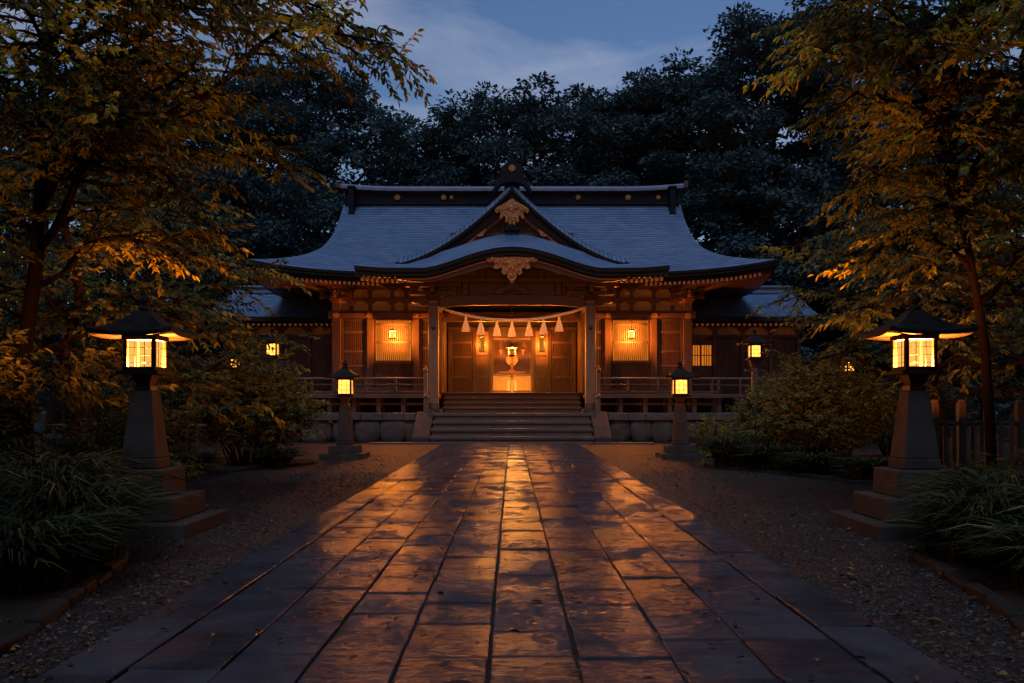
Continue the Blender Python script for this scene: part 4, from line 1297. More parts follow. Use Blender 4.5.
m = MB(); m.lathe([(.2, .062), (.24, .2), (.24, .5), (.17, .66)], 18); m.build('paper_shade', M['pane_hot'], ol, smooth=True)
point_light('flame', (0, 0, .36), ALTAR_W, ol, .1)
for sg, lab in ((-1, 'left hanging gilt sanctuary lantern behind the shrine door glass'), (1, 'right hanging gilt sanctuary lantern behind the shrine door glass')):
    o = empty('sanctuary_lantern', (sg * .55, 42.6, 3.9), lab, 'lamp', 'gilt lanterns in the sanctuary')
    m = MB(); m.lathe([(.05, 0), (.1, .03), (.1, .2), (.16, .23), (.05, .32), (.01, .4)], 6); m.build('body', M['gold'], o)
    m = MB(); m.tube([(0, 0, .4), (0, 0, 1.05)], .01, 6); m.build('chain', M['gold'], o)

# ------------------------------------------------------------------ lanterns
def lantern_roof(hw, z0, h, lift, mat, parent, thick=.05, curve=1.5):
    m = MB()
    ts = np.linspace(0, 1, 9)
    n_ = 10
    def ring(t, dz):
        w = hw * (1 - t) + .055 * t
        pts = []
        z = z0 + h * (t ** 1.9 * .8 + .2 * t)
        for side in range(4):
            for i in range(n_):
                s = -1 + 2 * i / n_
                x, y = [(s * w, -w), (w, s * w), (-s * w, w), (-w, -s * w)][side]
                pts.append((x, y, z + dz + lift * abs(s) ** 3 * (1 - t) ** 2))
        return pts
    R_ = [ring(t, 0) for t in ts] 
    k = len(m.v); N_ = 4 * n_
    for r0 in R_: m.v += r0
    for i in range(len(ts) - 1):
        for j in range(N_):
            q = (j + 1) % N_
            m.f.append((k + i * N_ + j, k + i * N_ + q, k + (i + 1) * N_ + q, k + (i + 1) * N_ + j))
    m.f.append(tuple(k + (len(ts) - 1) * N_ + j for j in range(N_)))
    # eave edge and underside
    kb_ = len(m.v); m.v += [(p[0] * .985, p[1] * .985, p[2] - thick) for p in R_[0]]
    ku = len(m.v); m.v += [(p[0] * .3, p[1] * .3, z0 - thick + .03) for p in ring(0, 0)]
    for j in range(N_):
        q = (j + 1) % N_
        m.f.append((kb_ + j, kb_ + q, k + q, k + j)); m.f.append((ku + j, ku + q, kb_ + q, kb_ + j))
    m.f.append(tuple(ku + j for j in range(N_))[::-1])
    o = m.build('roof', mat, parent, smooth=True)
    e = o.modifiers.new('es', 'EDGE_SPLIT'); e.split_angle = R(50)
    return o

def lamp_head(root, z0, hw, h, pane, power, rows, roof_hw, roof_h, lift, lamp_frac=.17):
    t = .022
    m = MB()
    for sx in (-1, 1):
        for sy in (-1, 1): m.box(sx * (hw - t) - t, sx * (hw - t) + t, sy * (hw - t) - t, sy * (hw - t) + t, z0, z0 + h)
    m.box(-hw - .06, hw + .06, -hw - .06, hw + .06, z0 - .045, z0 - .001)
    for s in (-1, 1):
        m.box(-hw + 2 * t + .001, hw - 2 * t - .001, s * (hw - t) - t * .9, s * (hw - t) + t * .9, z0, z0 + .046); m.box(s * (hw - t) - t * .9, s * (hw - t) + t * .9, -hw + 2 * t + .001, hw - 2 * t - .001, z0, z0 + .046)
    m.box(-hw - .015, hw + .015, -hw - .015, hw + .015, z0 + h + .001, z0 + h + .05)
    q = hw - .012; b = .0032
    for i in (1, 2):
        o_ = -q + 2 * q * i / 3
        for s in (-1, 1):
            m.box(o_ - b, o_ + b, s * q - b, s * q + b, z0, z0 + h); m.box(s * q - b, s * q + b, o_ - b, o_ + b, z0, z0 + h)
    for i in range(1, rows):
        z = z0 + h * i / rows
        for s in (-1, 1):
            m.box(-q, q, s * q - b * .9, s * q + b * .9, z - b, z + b); m.box(s * q - b * .9, s * q + b * .9, -q, q, z - b, z + b)
    fr = m.build('lamp_box', M['copper_dark'], root)
    q2 = q - .012
    for (ax, s) in ((1, -1), (0, 1), (1, 1), (0, -1)):
        p = MB()
        if ax: p.add([(-q2, s * q2, z0 + .003), (q2, s * q2, z0 + .003), (q2, s * q2, z0 + h - .003), (-q2, s * q2, z0 + h - .003)], [(0, 1, 2, 3)])
        else: p.add([(s * q2, -q2, z0 + .003), (s * q2, q2, z0 + .003), (s * q2, q2, z0 + h - .003), (s * q2, -q2, z0 + h - .003)], [(0, 1, 2, 3)])
        p.build('pane', pane, fr)
    ro = lantern_roof(roof_hw, z0 + h + .08, roof_h, lift, M['copper_dark'], root)
    zt = z0 + h + .08 + roof_h
    f = MB(); f.lathe([(.075, zt - .02), (.085, zt + .02), (.05, zt + .04), (.045, zt + .06), (.075, zt + .09), (.07, zt + .13), (.03, zt + .17), (.0, zt + .2)], 12)
    f.build('finial', M['copper_dark'], ro, smooth=True)
    point_light('flame', (0, 0, z0 + h * lamp_frac), power, root, .03)

def stone_lantern(name, label, loc, steps, post, neck, head, power, group, pane):
    o = empty(name, loc, label, 'lantern', group)
    for i, (hw, z0, z1) in enumerate(steps):
        m = MB(); m.frustum(0, 0, z0, z1, hw, hw * .985); m.build('base_step', M['granite'], o, bevel=.018)
    z0, z1, a0, a1 = post
    m = MB(); m.box(-a0 * 1.06, a0 * 1.06, -a0 * 1.06, a0 * 1.06, z0 + .002, z0 + .12); m.frustum(0, 0, z0 + .122, z1, a0, a1)
    m.build('pillar', M['granite'], o, bevel=.014)
    m = MB(); m.frustum(0, 0, z1 + .002, z1 + .07, a1 * .78, a1 * .78); m.frustum(0, 0, z1 + .072, neck - .047, a1 * .6, a1 * 1.05)
    m.build('neck', M['wood'], o, bevel=.008)
    lamp_head(o, neck, *head[:2], pane, power, head[2], head[3], head[4], head[5])
    return o
NEAR = dict(steps=[(.74, -.02, .165), (.53, .167, .43), (.35, .432, .74)], post=(.742, 1.65, .205, .125), neck=1.89, head=(.185, .36, 4, .50, .29, .05))
FAR = dict(steps=[(.60, -.02, .15), (.40, .152, .36)], post=(.362, 1.44, .205, .14), neck=1.74, head=(.20, .42, 3, .50, .27, .045))
stone_lantern('stone_lantern', 'tall stone pillar lantern with lit paper box beside the front left grass', (-4.35, 10.45, 0), power=NEAR_W, group='stone lanterns along the path', pane=M['pane'], **NEAR)
stone_lantern('stone_lantern', 'tall stone pillar lantern with lit paper box before the picket fence on the right', (4.73, 10.35, 0), power=NEAR_W, group='stone lanterns along the path', pane=M['pane'], **NEAR)
stone_lantern('stone_lantern', 'small stone lantern glowing on a two-stepped base left of the staircase', (-4.62, 24.4, 0), power=FAR_W, group='stone lanterns along the path', pane=M['pane_hot'], **FAR)
stone_lantern('stone_lantern', 'small stone lantern glowing on a two-stepped base right of the staircase', (4.66, 24.4, 0), power=FAR_W, group='stone lanterns along the path', pane=M['pane_hot'], **FAR)

def post_lantern(label, loc, zbox, power, s=1.0):
    o = empty('post_lantern', loc, label, 'lantern', 'lanterns on wooden posts')
    m = MB(); m.box(-.09, .09, -.09, .09, 0, zbox - .3); m.build('post', M['wood_grey'], o, bevel=.015)
    m = MB(); m.frustum(0, 0, zbox - .298, zbox - .047, .1, .17); m.box(-.3, .3, -.04, .04, zbox - .42, zbox - .34); m.build('bracket', M['wood'], o)
    lamp_head(o, zbox, .18 * s, .40 * s, M['pane_hot'], power, 3, .49 * s, .26 * s, .05, .4)
    return o
post_lantern('post lantern glowing above the left feathery shrub', (-7.62, 28.0, 0), 3.0, POST_W)
post_lantern('post lantern glowing behind the right railing and shrub', (7.72, 28.0, 0), 2.95, POST_W)
post_lantern('far post lantern glimpsed through leaves left of the left feathery shrub', (-9.75, 31.0, 0), 2.75, POST_W * .8, .8)
post_lantern('far post lantern glimpsed through leaves beside the front right stone lantern', (11.7, 30.5, 0), 2.6, POST_W * .8, .8)

# ------------------------------------------------------------------ trees and plants
def bezier(p0, p1, sag, n, jit, r):
    p0 = np.array(p0, float); p1 = np.array(p1, float)
    t = np.linspace(0, 1, n)[:, None]
    L_ = np.linalg.norm(p1 - p0)
    P = p0 * (1 - t) + p1 * t
    P[:, 2] += sag * 4 * (t * (1 - t))[:, 0]
    ph = r.uniform(0, 6.28, 6); fr = r.uniform(2, 5, 3)
    for a in range(3): P[:, a] += jit * L_ * np.sin(fr[a] * t[:, 0] * 3 + ph[a]) * np.sin(np.pi * t[:, 0]) 
    return P

class Tree:
    def __init__(s, seed):
        s.r = np.random.default_rng(seed); s.wood = MB(); s.tw = []
    def limb(s, p0, p1, r0, r1=.015, sag=0.0, jit=.05, n=12, sides=8):
        P = bezier(p0, p1, sag, n, jit, s.r)
        s.wood.tube(P, list(np.linspace(r0, r1, n)), sides)
        return P
    def dress(s, P, start, spacing, length, up=-.1, twig_len=.55, twig_sp=.28, taper=.5, flat=.25):
        """secondary boughs along a limb, each carrying leafy twigs"""
        r = s.r
        seg = np.linalg.norm(np.diff(P, axis=0), axis=1); cum = np.concatenate([[0], np.cumsum(seg)]); T = cum[-1]
        d = start * T; side = 1
        while d <= T:
            p = np.array([np.interp(d, cum, P[:, a]) for a in range(3)])
            q = np.array([np.interp(min(d + .2, T), cum, P[:, a]) for a in range(3)]); qq = np.array([np.interp(max(d - .2, 0), cum, P[:, a]) for a in range(3)])
            ax = (q - qq); ax /= np.linalg.norm(ax) + 1e-9
            h = np.array([-ax[1], ax[0], 0.0]); h /= np.linalg.norm(h) + 1e-9
            dr = ax * r.uniform(.3, 1.0) + h * side * r.uniform(.5, 1.2) + np.array([0, 0, up + r.normal(0, flat)])
            dr /= np.linalg.norm(dr)
            ln = length * (1 - taper * (d / T)) * r.uniform(.6, 1.25)
            e = p + dr * ln
            B = bezier(p, e, -.04 * ln, 7, .05, r)
            s.wood.tube(B, list(np.linspace(.016 + .008 * ln, .005, 7)), 4, cap=False)
            nt_ = max(3, int(ln / twig_sp))
            for k in range(nt_ + 1):
                f = .18 + .82 * k / nt_
                b = np.array([np.interp(f * 6, range(7), B[:, a]) for a in range(3)])
                hh = np.array([-dr[1], dr[0], 0.0]); hh /= np.linalg.norm(hh) + 1e-9
                sd = 1 if k % 2 else -1
                td = dr * r.uniform(.5, 1.1) + hh * sd * r.uniform(.3, 1.0) * (0.2 if k == nt_ else 1) + np.array([0, 0, r.normal(-.1, .22)])
                td /= np.linalg.norm(td)
                s.tw.append((b, td, twig_len * r.uniform(.6, 1.2)))
            d += spacing * r.uniform(.6, 1.4); side = -side
    def leaves(s, name, parent, mat, per=9, ll=.11, lw=.045, droop=.45, off=(0, 0, 0), twigs=True, spread=.9):
        r = s.r
        B = np.array([t[0] for t in s.tw]); D = np.array([t[1] for t in s.tw]); Ln = np.array([t[2] for t in s.tw])
        if twigs:
            for b, d, l in s.tw[::1]:
                s.wood.tube([b, b + d * l * .5, b + d * l * .95 + np.array([0, 0, -.06 * l])], [.006, .004, .002], 3, cap=False)
        n = len(B)
        t = np.tile(np.linspace(.12, 1, per), n) + r.normal(0, .03, n * per)
        b = np.repeat(B, per, 0); d = np.repeat(D, per, 0); l = np.repeat(Ln, per)
        P = b + d * (l * t)[:, None]; P[:, 2] -= .06 * l * t ** 2
        h = unit(np.stack([-d[:, 1], d[:, 0], np.zeros(len(d))], 1))
        sd = np.where(np.arange(n * per) % 2, 1, -1) * r.uniform(.3, spread, n * per)
        LD = d * .8 + h * sd[:, None]; LD[:, 2] -= r.uniform(0, droop * 2, n * per)
        LD += r.normal(0, .22, LD.shape)
        N = np.tile(np.array([[0, 0, 1.0]]), (n * per, 1)) + r.normal(0, .8, (n * per, 3))
        V, F = leaf_arrays(P, LD, N, ll * r.uniform(.65, 1.25, n * per), lw * r.uniform(.75, 1.2, n * per))
        V -= np.array(off)
        return fast_mesh(name, V, F, mat, parent)
    def finish(s, name, parent, mat, off, part_name='trunk'):
        s.wood.v = [(p[0] - off[0], p[1] - off[1], p[2] - off[2]) for p in s.wood.v]
        return s.wood.build(part_name, mat, parent, smooth=True)

# the big tree on the left, lamplit amber put into its leaf colour
def left_tree():
    base = (-7.18, 13.11, 0)
    o = empty('broadleaf_tree', base, 'large tree with leaves coloured lamplit amber overhanging the upper left, slim trunk behind the left grass', 'tree', 'trees beside the approach')
    T = Tree(11)
    tr = np.array([(-7.18, 13.11, -0.1), (-7.25, 13.11, 0.94), (-7.23, 13.05, 2.29), (-7.01, 12.99, 3.65), (-6.89, 12.88, 5.00), (-6.78, 12.77, 6.58), (-6.55, 12.66, 9.07)])
    T.wood.tube(tr, [.15, .12, .11, .10, .085, .065, .03], 10)
    limbs = [((-7.01, 12.99, 3.76), (-4.18, 11.75, 6.13), .07, .25), ((-6.95, 12.94, 4.32), (-1.41, 10.51, 5.79), .07, .9),
             ((-6.84, 12.88, 5.34), (-2.49, 10.73, 7.04), .065, .7), ((-6.78, 12.77, 6.02), (-2.94, 13.79, 7.49), .06, .6),
             ((-6.89, 12.88, 4.78), (-3.62, 14.58, 5.46), .06, .5), ((-7.12, 12.99, 3.19), (-4.86, 14.24, 4.21), .05, .3),
             ((-7.01, 12.99, 3.99), (-8.81, 11.53, 5.46), .055, .4), ((-6.89, 12.88, 5.00), (-7.01, 9.72, 6.13), .055, .5),
             ((-6.67, 12.77, 6.58), (-4.41, 9.94, 7.71), .055, .5), ((-6.67, 12.71, 7.26), (-4.07, 13.11, 8.84), .05, .4),
             ((-6.78, 12.77, 6.13), (-9.49, 13.33, 7.49), .05, .4), ((-6.95, 12.94, 4.55), (-4.52, 10.40, 4.89), .05, .5),
             ((-6.78, 12.77, 6.02), (-3.39, 9.27, 6.25), .05, .7), ((-6.78, 12.77, 6.47), (-5.20, 10.85, 6.81), .05, .6), ((-6.89, 12.88, 5.12), (-6.33, 10.17, 5.00), .04, .5), ((-6.78, 12.77, 5.68), (-4.52, 12.66, 6.13), .05, .4), ((-6.67, 12.71, 6.81), (-2.94, 11.98, 7.60), .05, .7), ((-6.89, 12.88, 4.55), (-4.86, 12.88, 4.66), .04, .5), 
             ((-6.89, 12.88, 5.34), (-5.20, 9.04, 5.79), .05, .5), ((-6.72, 12.77, 6.36), (-1.92, 12.20, 6.58), .055, .9)]
    for (a, b, r0, sag) in limbs:
        P = T.limb(a, b, r0, .012, sag)
        T.dress(P, .16, .17, 1.2, up=-.12, twig_len=.5, twig_sp=.19)
    T.leaves('crown', o, M['leaf_lamplit'], per=13, ll=.115, lw=.046, off=base)
    T.finish('trunk', o, M['bark'], base)
left_tree()

def right_tree():
    base = (7.0, 12.8, 0)
    o = empty('broadleaf_tree', base, 'large tree with leaves coloured lamplit amber overhanging the upper right, bare leaning trunk behind the picket fence', 'tree', 'trees beside the approach')
    T = Tree(23)
    tr = np.array([(7.0, 12.8, -.1), (6.95, 12.8, 1.2), (6.85, 12.75, 2.4), (6.6, 12.65, 3.5), (6.35, 12.5, 4.4), (6.1, 12.3, 5.4), (6.0, 12.0, 7.2)])
    T.wood.tube(tr, [.085, .07, .062, .052, .045, .038, .02], 10)
    limbs = [((6.6, 12.65, 3.4), (5.0, 12.4, 3.5), .035, .5), ((6.75, 12.7, 2.9), (8.3, 12.6, 4.4), .04, .2), ((6.5, 12.6, 3.9), (4.7, 11.7, 4.6), .045, .5),
             ((6.3, 12.45, 4.5), (4.3, 11.2, 5.4), .05, .6), ((6.2, 12.4, 4.9), (3.6, 10.4, 5.6), .05, .8), ((6.1, 12.3, 5.4), (3.6, 10.0, 6.0), .05, .6),
             ((6.1, 12.3, 5.5), (4.3, 9.4, 5.4), .05, .6), ((6.2, 12.4, 5.0), (8.4, 10.8, 5.6), .05, .5), ((6.0, 12.1, 6.2), (5.6, 9.2, 6.6), .045, .5),
             ((6.0, 12.1, 6.4), (4.6, 12.4, 7.0), .045, .5), ((6.4, 12.5, 4.3), (6.3, 10.0, 5.0), .045, .5), ((6.2, 12.4, 4.8), (5.0, 10.2, 4.6), .04, .6),
             ((6.3, 12.5, 4.4), (8.6, 12.6, 5.6), .045, .4), ((6.0, 12.1, 6.6), (7.6, 11.0, 7.4), .04, .4), ((6.2, 12.4, 5.2), (6.4, 8.8, 5.2), .04, .5), ((6.3, 12.5, 4.4), (7.6, 9.4, 4.4), .04, .5), ((6.1, 12.3, 5.6), (5.2, 8.0, 5.2), .04, .6), ((6.05, 12.2, 5.9), (4.6, 8.4, 6.4), .05, .6),
             ((6.2, 12.4, 4.9), (5.3, 13.6, 5.6), .045, .5), ((6.55, 12.6, 3.7), (5.4, 11.0, 4.0), .03, .3), ((6.0, 12.2, 5.9), (4.1, 11.6, 6.3), .045, .6)]
    for (a, b, r0, sag) in limbs:
        P = T.limb(a, b, r0, .012, sag)
        T.dress(P, .18, .17, 1.05, up=-.1, twig_len=.5, twig_sp=.19)
    T.leaves('crown', o, M['leaf_lamplit'], per=13, ll=.115, lw=.046, off=base)
    T.finish('trunk', o, M['bark'], base)
right_tree()

def mid_tree(label, base, H, spread, seed, mat, n_limbs=13, low=.22, ll=.15, lw=.065, per=10, sp=.32, name='maple_tree', group='understorey trees beside the approach', tl=.6, bias=0):
    """smaller tree of layered, nearly level boughs"""
    o = empty(name, base, label, 'tree', group)
    T = Tree(seed); r = T.r
    bx_, by_, _ = base
    lean = r.normal(0, .25, 2)
    top = np.array((bx_ + lean[0], by_ + lean[1], H))
    P = bezier((bx_, by_, -.1), top, 0, 10, .03, r)
    r0 = .035 * H ** .9
    T.wood.tube(P, list(np.linspace(r0, .02, 10)), 8)
    for i in range(n_limbs):
        f = low + (1 - low) * (i + .5) / n_limbs
        p = np.array([np.interp(f * 9, range(10), P[:, a]) for a in range(3)])
        a = i * 2.4 + r.uniform(-.4, .4)
        ln = spread * math.sin(math.pi * (.22 + .70 * f)) * r.uniform(.75, 1.15)
        e = p + np.array([math.cos(a) * ln + bias * ln * .4, math.sin(a) * ln, r.uniform(.0, .35) * ln])
        Q = T.limb(p, e, r0 * .4 * (1.1 - f), .01, .12 * ln, n=9, sides=6)
        T.dress(Q, .2, sp, 1.0 * spread / 2.8, up=-.1, twig_len=tl, twig_sp=.3, flat=.12)
    T.leaves('crown', o, M[mat], per=per, ll=ll, lw=lw, off=base, twigs=False)
    T.finish('trunk', o, M['bark'], base)
    return o
mid_tree('olive-leaved maple spreading level boughs behind the front left stone lantern', (-7.9, 15.8, 0), 5.6, 3.1, 31, 'leaf_olive', 17)
mid_tree('dark maple behind the olive-leaved one, left of the left side hall', (-8.6, 20.5, 0), 6.6, 3.4, 32, 'leaf_olive', 16)
mid_tree('shaded green tree at the far left edge behind the slim trunk', (-9.6, 14.2, 0), 6.8, 3.4, 33, 'leaf_green', 16)
mid_tree('dim tree rising at the left behind the far post lantern', (-12.4, 27.5, 0), 9.5, 4.6, 34, 'leaf_green', 18, ll=.2, lw=.09, sp=.55, tl=.8)
mid_tree('olive-leaved maple reaching over the right side hall roof', (9.0, 18.5, 0), 6.2, 3.2, 35, 'leaf_olive', 18)
mid_tree('dark maple at the right between the picket fence and the far post lantern', (9.4, 15.2, 0), 6.4, 3.2, 36, 'leaf_olive', 17)
mid_tree('shaded tree at the far right edge behind the bare leaning trunk', (11.0, 18.5, 0), 8.0, 3.8, 37, 'leaf_green', 17)
mid_tree('dim tree rising at the right beyond the right side hall', (13.6, 28.5, 0), 10.0, 4.8, 38, 'leaf_green', 18, ll=.2, lw=.09, sp=.55, tl=.8)

# great dark trees on the slope behind the hall
def big_tree(label, base, H, R0, seed, mode='round', n=15000, low=.2, leaf=.36):
    o = empty('forest_tree', base, label, 'tree', 'tall forest trees behind the shrine')
    r = np.random.default_rng(seed)
    wood = MB()
    P = bezier((0, 0, -.3), (r.normal(0, .6), r.normal(0, .6), H * .95), 0, 12, .02, r)
    r0 = .022 * H
    wood.tube(P, list(np.linspace(r0, .05, 12)), 8)
    C = []; RX = []; 
    nl = int(26 + H)
    for i in range(nl):
        f = low + (1 - low) * ((i + .5) / nl)
        p = np.array([np.interp(f * 11, range(12), P[:, a]) for a in range(3)])
        g_ = (f - low) / (1 - low)
        prof = math.sin(math.pi * (.26 + .66 * g_)) if mode == 'round' else (1.02 - g_) ** .8
        a = i * 2.39996 + r.uniform(-.3, .3)
        ln = R0 * prof * r.uniform(.7, 1.15) + .6
        up = (.55 if mode == 'round' else -.05) + r.uniform(-.1, .15)
        e = p + np.array([math.cos(a) * ln, math.sin(a) * ln, up * ln * (.6 + .5 * g_ if mode == 'round' else 1)])
        Q = bezier(p, e, (-.04 if mode == 'round' else .08) * ln, 8, .05, r)
        wood.tube(Q, list(np.linspace(.02 * ln + .05, .025, 8)), 5, cap=False)
        for f2 in ((.5, .72, .92, 1.02) if ln > R0 * .4 else (.6, 1.0)):
            c = np.array([np.interp(min(f2, 1) * 7, range(8), Q[:, a_]) for a_ in range(3)]) + r.normal(0, .14 * R0 * .5, 3) * (1, 1, .35)
            C.append(c); RX.append(R0 * r.uniform(.17, .30) * (.75 + .3 * prof))
        if r.random() < .6:
            s_ = np.array([np.interp(4, range(8), Q[:, a_]) for a_ in range(3)])
            aa = a + r.choice([-1, 1]) * r.uniform(.5, .9)
            e2 = s_ + np.array([math.cos(aa), math.sin(aa), .35 if mode == 'round' else 0]) * ln * .5
            wood.tube([s_, (s_ + e2) / 2 + (0, 0, .1), e2], [.01 * ln + .03, .04, .02], 4, cap=False)
            C.append(e2); RX.append(R0 * r.uniform(.16, .26))
    C = np.array(C); RX = np.array(RX)
    w = RX ** 2; idx = r.choice(len(C), n, p=w / w.sum())
    u = unit(r.normal(0, 1, (n, 3))); rad = r.random(n) ** .45
    # tufts: leaves gather into small sprays inside every pad
    tuft = r.integers(0, 9, n)
    tdir = unit(r.normal(0, 1, (len(C), 9, 3)))
    u = unit(tdir[idx, tuft] * 1.5 + u * .75)
    pos = C[idx] + u * (RX[idx] * rad)[:, None] * np.array([1, 1, .42])
    D = u * np.array([1, 1, .3]) + r.normal(0, .4, (n, 3)); D[:, 2] -= .15
    N = np.array([0, 0, 1.0]) + r.normal(0, .55, (n, 3))
    V, F = quad_leaf_arrays(pos, D, N, leaf * r.uniform(.6, 1.3, n), leaf * .55 * r.uniform(.6, 1.2, n))
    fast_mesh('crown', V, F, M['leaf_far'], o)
    wood.build('trunk', M['bark_dark'], o, smooth=True)
    return o
FT = [('round forest tree left of the roof ridge, paired peak lower than the right tree', (-14.0, 62, 0), 24.2, 7.2, 51, 'round', 21000, .2),
      ('bushy forest tree half hidden behind the left lamplit-coloured leaves', (-22.5, 60, 0), 24.0, 8.0, 52, 'round', 20000, .18),
      ('forest tree filling the gap left of the shrine ridge', (-6.3, 68, 0), 22.5, 6.2, 53, 'round', 16000, .22),
      ('domed forest tree with spreading limbs directly behind the roof ornament', (2.1, 64, 0), 23.2, 7.8, 54, 'round', 23000, .25),
      ('tall layered tree right of the domed tree, highest in the forest', (16.8, 59, 0), 27.0, 7.0, 55, 'round', 26000, .10),
      ('broad shoulder tree just left of the tallest forest tree', (12.2, 62, 0), 25.2, 5.8, 56, 'round', 18000, .12),
      ('forest tree stepping up between the domed tree and the taller shoulder tree', (8.6, 64, 0), 23.4, 5.4, 62, 'round', 15000, .15),
      ('dark conifer behind the right lamplit-coloured leaves', (23.5, 56, 0), 27.0, 8.0, 57, 'cone', 20000, .12),
      ('broad low forest tree behind the left end of the main roof', (-15.0, 53.5, 0), 14.5, 6.0, 58, 'round', 14000, .12),
      ('broad low forest tree behind the right end of the main roof', (16.6, 53.0, 0), 15.5, 6.0, 59, 'round', 14000, .12),
      ('forest tree far left behind the left side hall', (-25.0, 48, 0), 17.0, 7.0, 60, 'round', 14000, .1),
      ('forest tree far right behind the right side hall', (25.5, 47, 0), 18.0, 7.0, 61, 'round', 14000, .1)]
for (lab, b, H, R0, sd, md, n_, lo) in FT: big_tree(lab, b, H, R0, sd, md, int(n_ * 3.2), lo)
# trees added around the viewpoint, mostly unseen, to block low sky light
for i, (x, y, H) in enumerate([(-10.5, 5.5, 11), (10.8, 5.0, 11.5), (-9.5, -3.5, 12), (9.8, -4.0, 12), (-7.5, -12, 13), (8.0, -12.5, 13), (-2.5, -19, 14), (4.5, -20, 14), (-15, 0, 13), (15.5, -1, 13), (-15, -11, 13), (15, -12, 13)]):
    big_tree(('dark leafy tree added around the viewpoint to block low sky light'), (x, y, 0), H, 4.2, 200 + i, 'round', 5200, .2, .5)['group'] = 'added sky-blocking trees around the viewpoint'
# wooded slope closing the view
hs = MB()
hx = np.linspace(-150, 150, 61); hy = [76, 80, 86, 94, 105, 120, 140]
hs.grid([[(x, y + 3 * math.sin(x * .07), (0 if j == 0 else 14 * (1 - math.exp(-(y - 76) / 12)) * (.75 + .25 * math.sin(x * .05 + 1) + .1 * math.sin(x * .21))) - (.5 if j == 0 else 0)) for j, y in enumerate(hy)] for x in hx])
tag(hs.build('hill', M['soil'], smooth=True), kind='structure')
def far_wood():
    r = np.random.default_rng(77)
    V_, F_ = [], []
    C = []
    for x in np.arange(-60, 61, 2.6):
        for y in (77, 84, 92):
            z = 14 * (1 - math.exp(-(y - 76) / 12)) * .8
            for k in range(9): C.append((x + r.normal(0, 1.6), y + r.normal(0, 1.5), max(1, z * .6) + r.uniform(0, 8.5)))
    C = np.array(C); n = 52000
    idx = r.integers(0, len(C), n); u = unit(r.normal(0, 1, (n, 3)))
    pos = C[idx] + u * (r.random(n) ** .5 * 2.0)[:, None] * (1, 1, .6)
    V, F = quad_leaf_arrays(pos, u * (1, 1, .3) + r.normal(0, .4, (n, 3)), np.array([0, 0, 1.0]) + r.normal(0, .6, (n, 3)), .75 * r.uniform(.6, 1.3, n), .42 * r.uniform(.6, 1.2, n))
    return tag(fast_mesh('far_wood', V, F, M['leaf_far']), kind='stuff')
far_wood()

def shrub(label, base, H, W, seed, mat, stems=26, ll=.10, lw=.035, name='shrub', group=None, per=10, tl=.42, sp=.22):
    o = empty(name, base, label, 'shrub', group)
    T = Tree(seed); r = T.r
    for i in range(stems):
        a = i * 2.4 + r.uniform(-.3, .3); f = math.sqrt((i + .5) / stems)
        e = np.array((base[0] + math.cos(a) * W * f, base[1] + math.sin(a) * W * f * .8, H * (1.02 - .62 * f ** 2) * r.uniform(.8, 1.1)))
        P = T.limb((base[0] + math.cos(a) * .25 * W * f, base[1] + math.sin(a) * .25 * W * f, -.05), e, .022, .006, .16 * H * f, n=9, sides=5)
        T.dress(P, .3, sp, .55 * W / 1.6, up=-.02, twig_len=tl, twig_sp=.2, flat=.2, taper=.6)
    T.leaves('foliage', o, M[mat], per=per, ll=ll, lw=lw, off=base, twigs=False, spread=1.1)
    T.finish('stems', o, M['bark'], base, 'stems')
    return o
shrub('wide feathery shrub with arching sprays left of the small left stone lantern', (-6.35, 21.4, .05), 2.85, 1.75, 71, 'leaf_spray', 48, per=13, ll=.12, lw=.034)
shrub('tall leafy shrub with arching sprays left of the front right stone lantern', (7.1, 19.9, .05), 2.6, 1.6, 72, 'leaf_spray', 44, per=13, ll=.12, lw=.034)
shrub('smaller leafy shrub between the right post lantern and the tall shrub', (6.9, 23.2, .05), 2.1, 1.3, 73, 'leaf_spray', 30)
shrub('broad-leaved bush before the slim trunk at the left edge', (-7.4, 11.3, .05), 3.0, 1.1, 74, 'leaf_dark', 36, ll=.14, lw=.06)
shrub('low bush between the left edge bush and the front left stone lantern', (-5.85, 12.9, .05), 1.35, 1.1, 75, 'leaf_olive', 22, ll=.11, lw=.05)
shrub('bush against the picket fence at the right edge', (9.6, 14.4, .05), 2.3, 1.3, 76, 'leaf_green', 24)
shrub('low bush at the foot of the picket fence behind the right grass', (6.4, 11.4, .05), .8, .9, 77, 'leaf_olive', 18, ll=.09, lw=.04)
shrub('dark bush behind the wide feathery shrub', (-9.2, 23.4, .05), 3.0, 1.9, 78, 'leaf_green', 28)
shrub('dark bush in front of the right side hall railing', (10.2, 23.0, .05), 2.6, 1.8, 79, 'leaf_green', 28)
shrub('shadowed bush beyond the low fence behind the front left stone lantern', (-8.0, 18.2, .05), 2.0, 1.5, 80, 'leaf_green', 24)
shrub('small fern-like plant at the right foot of the terrace wall', (5.6, 24.6, .05), 1.15, .55, 81, 'leaf_lamplit', 10, ll=.12, lw=.035)

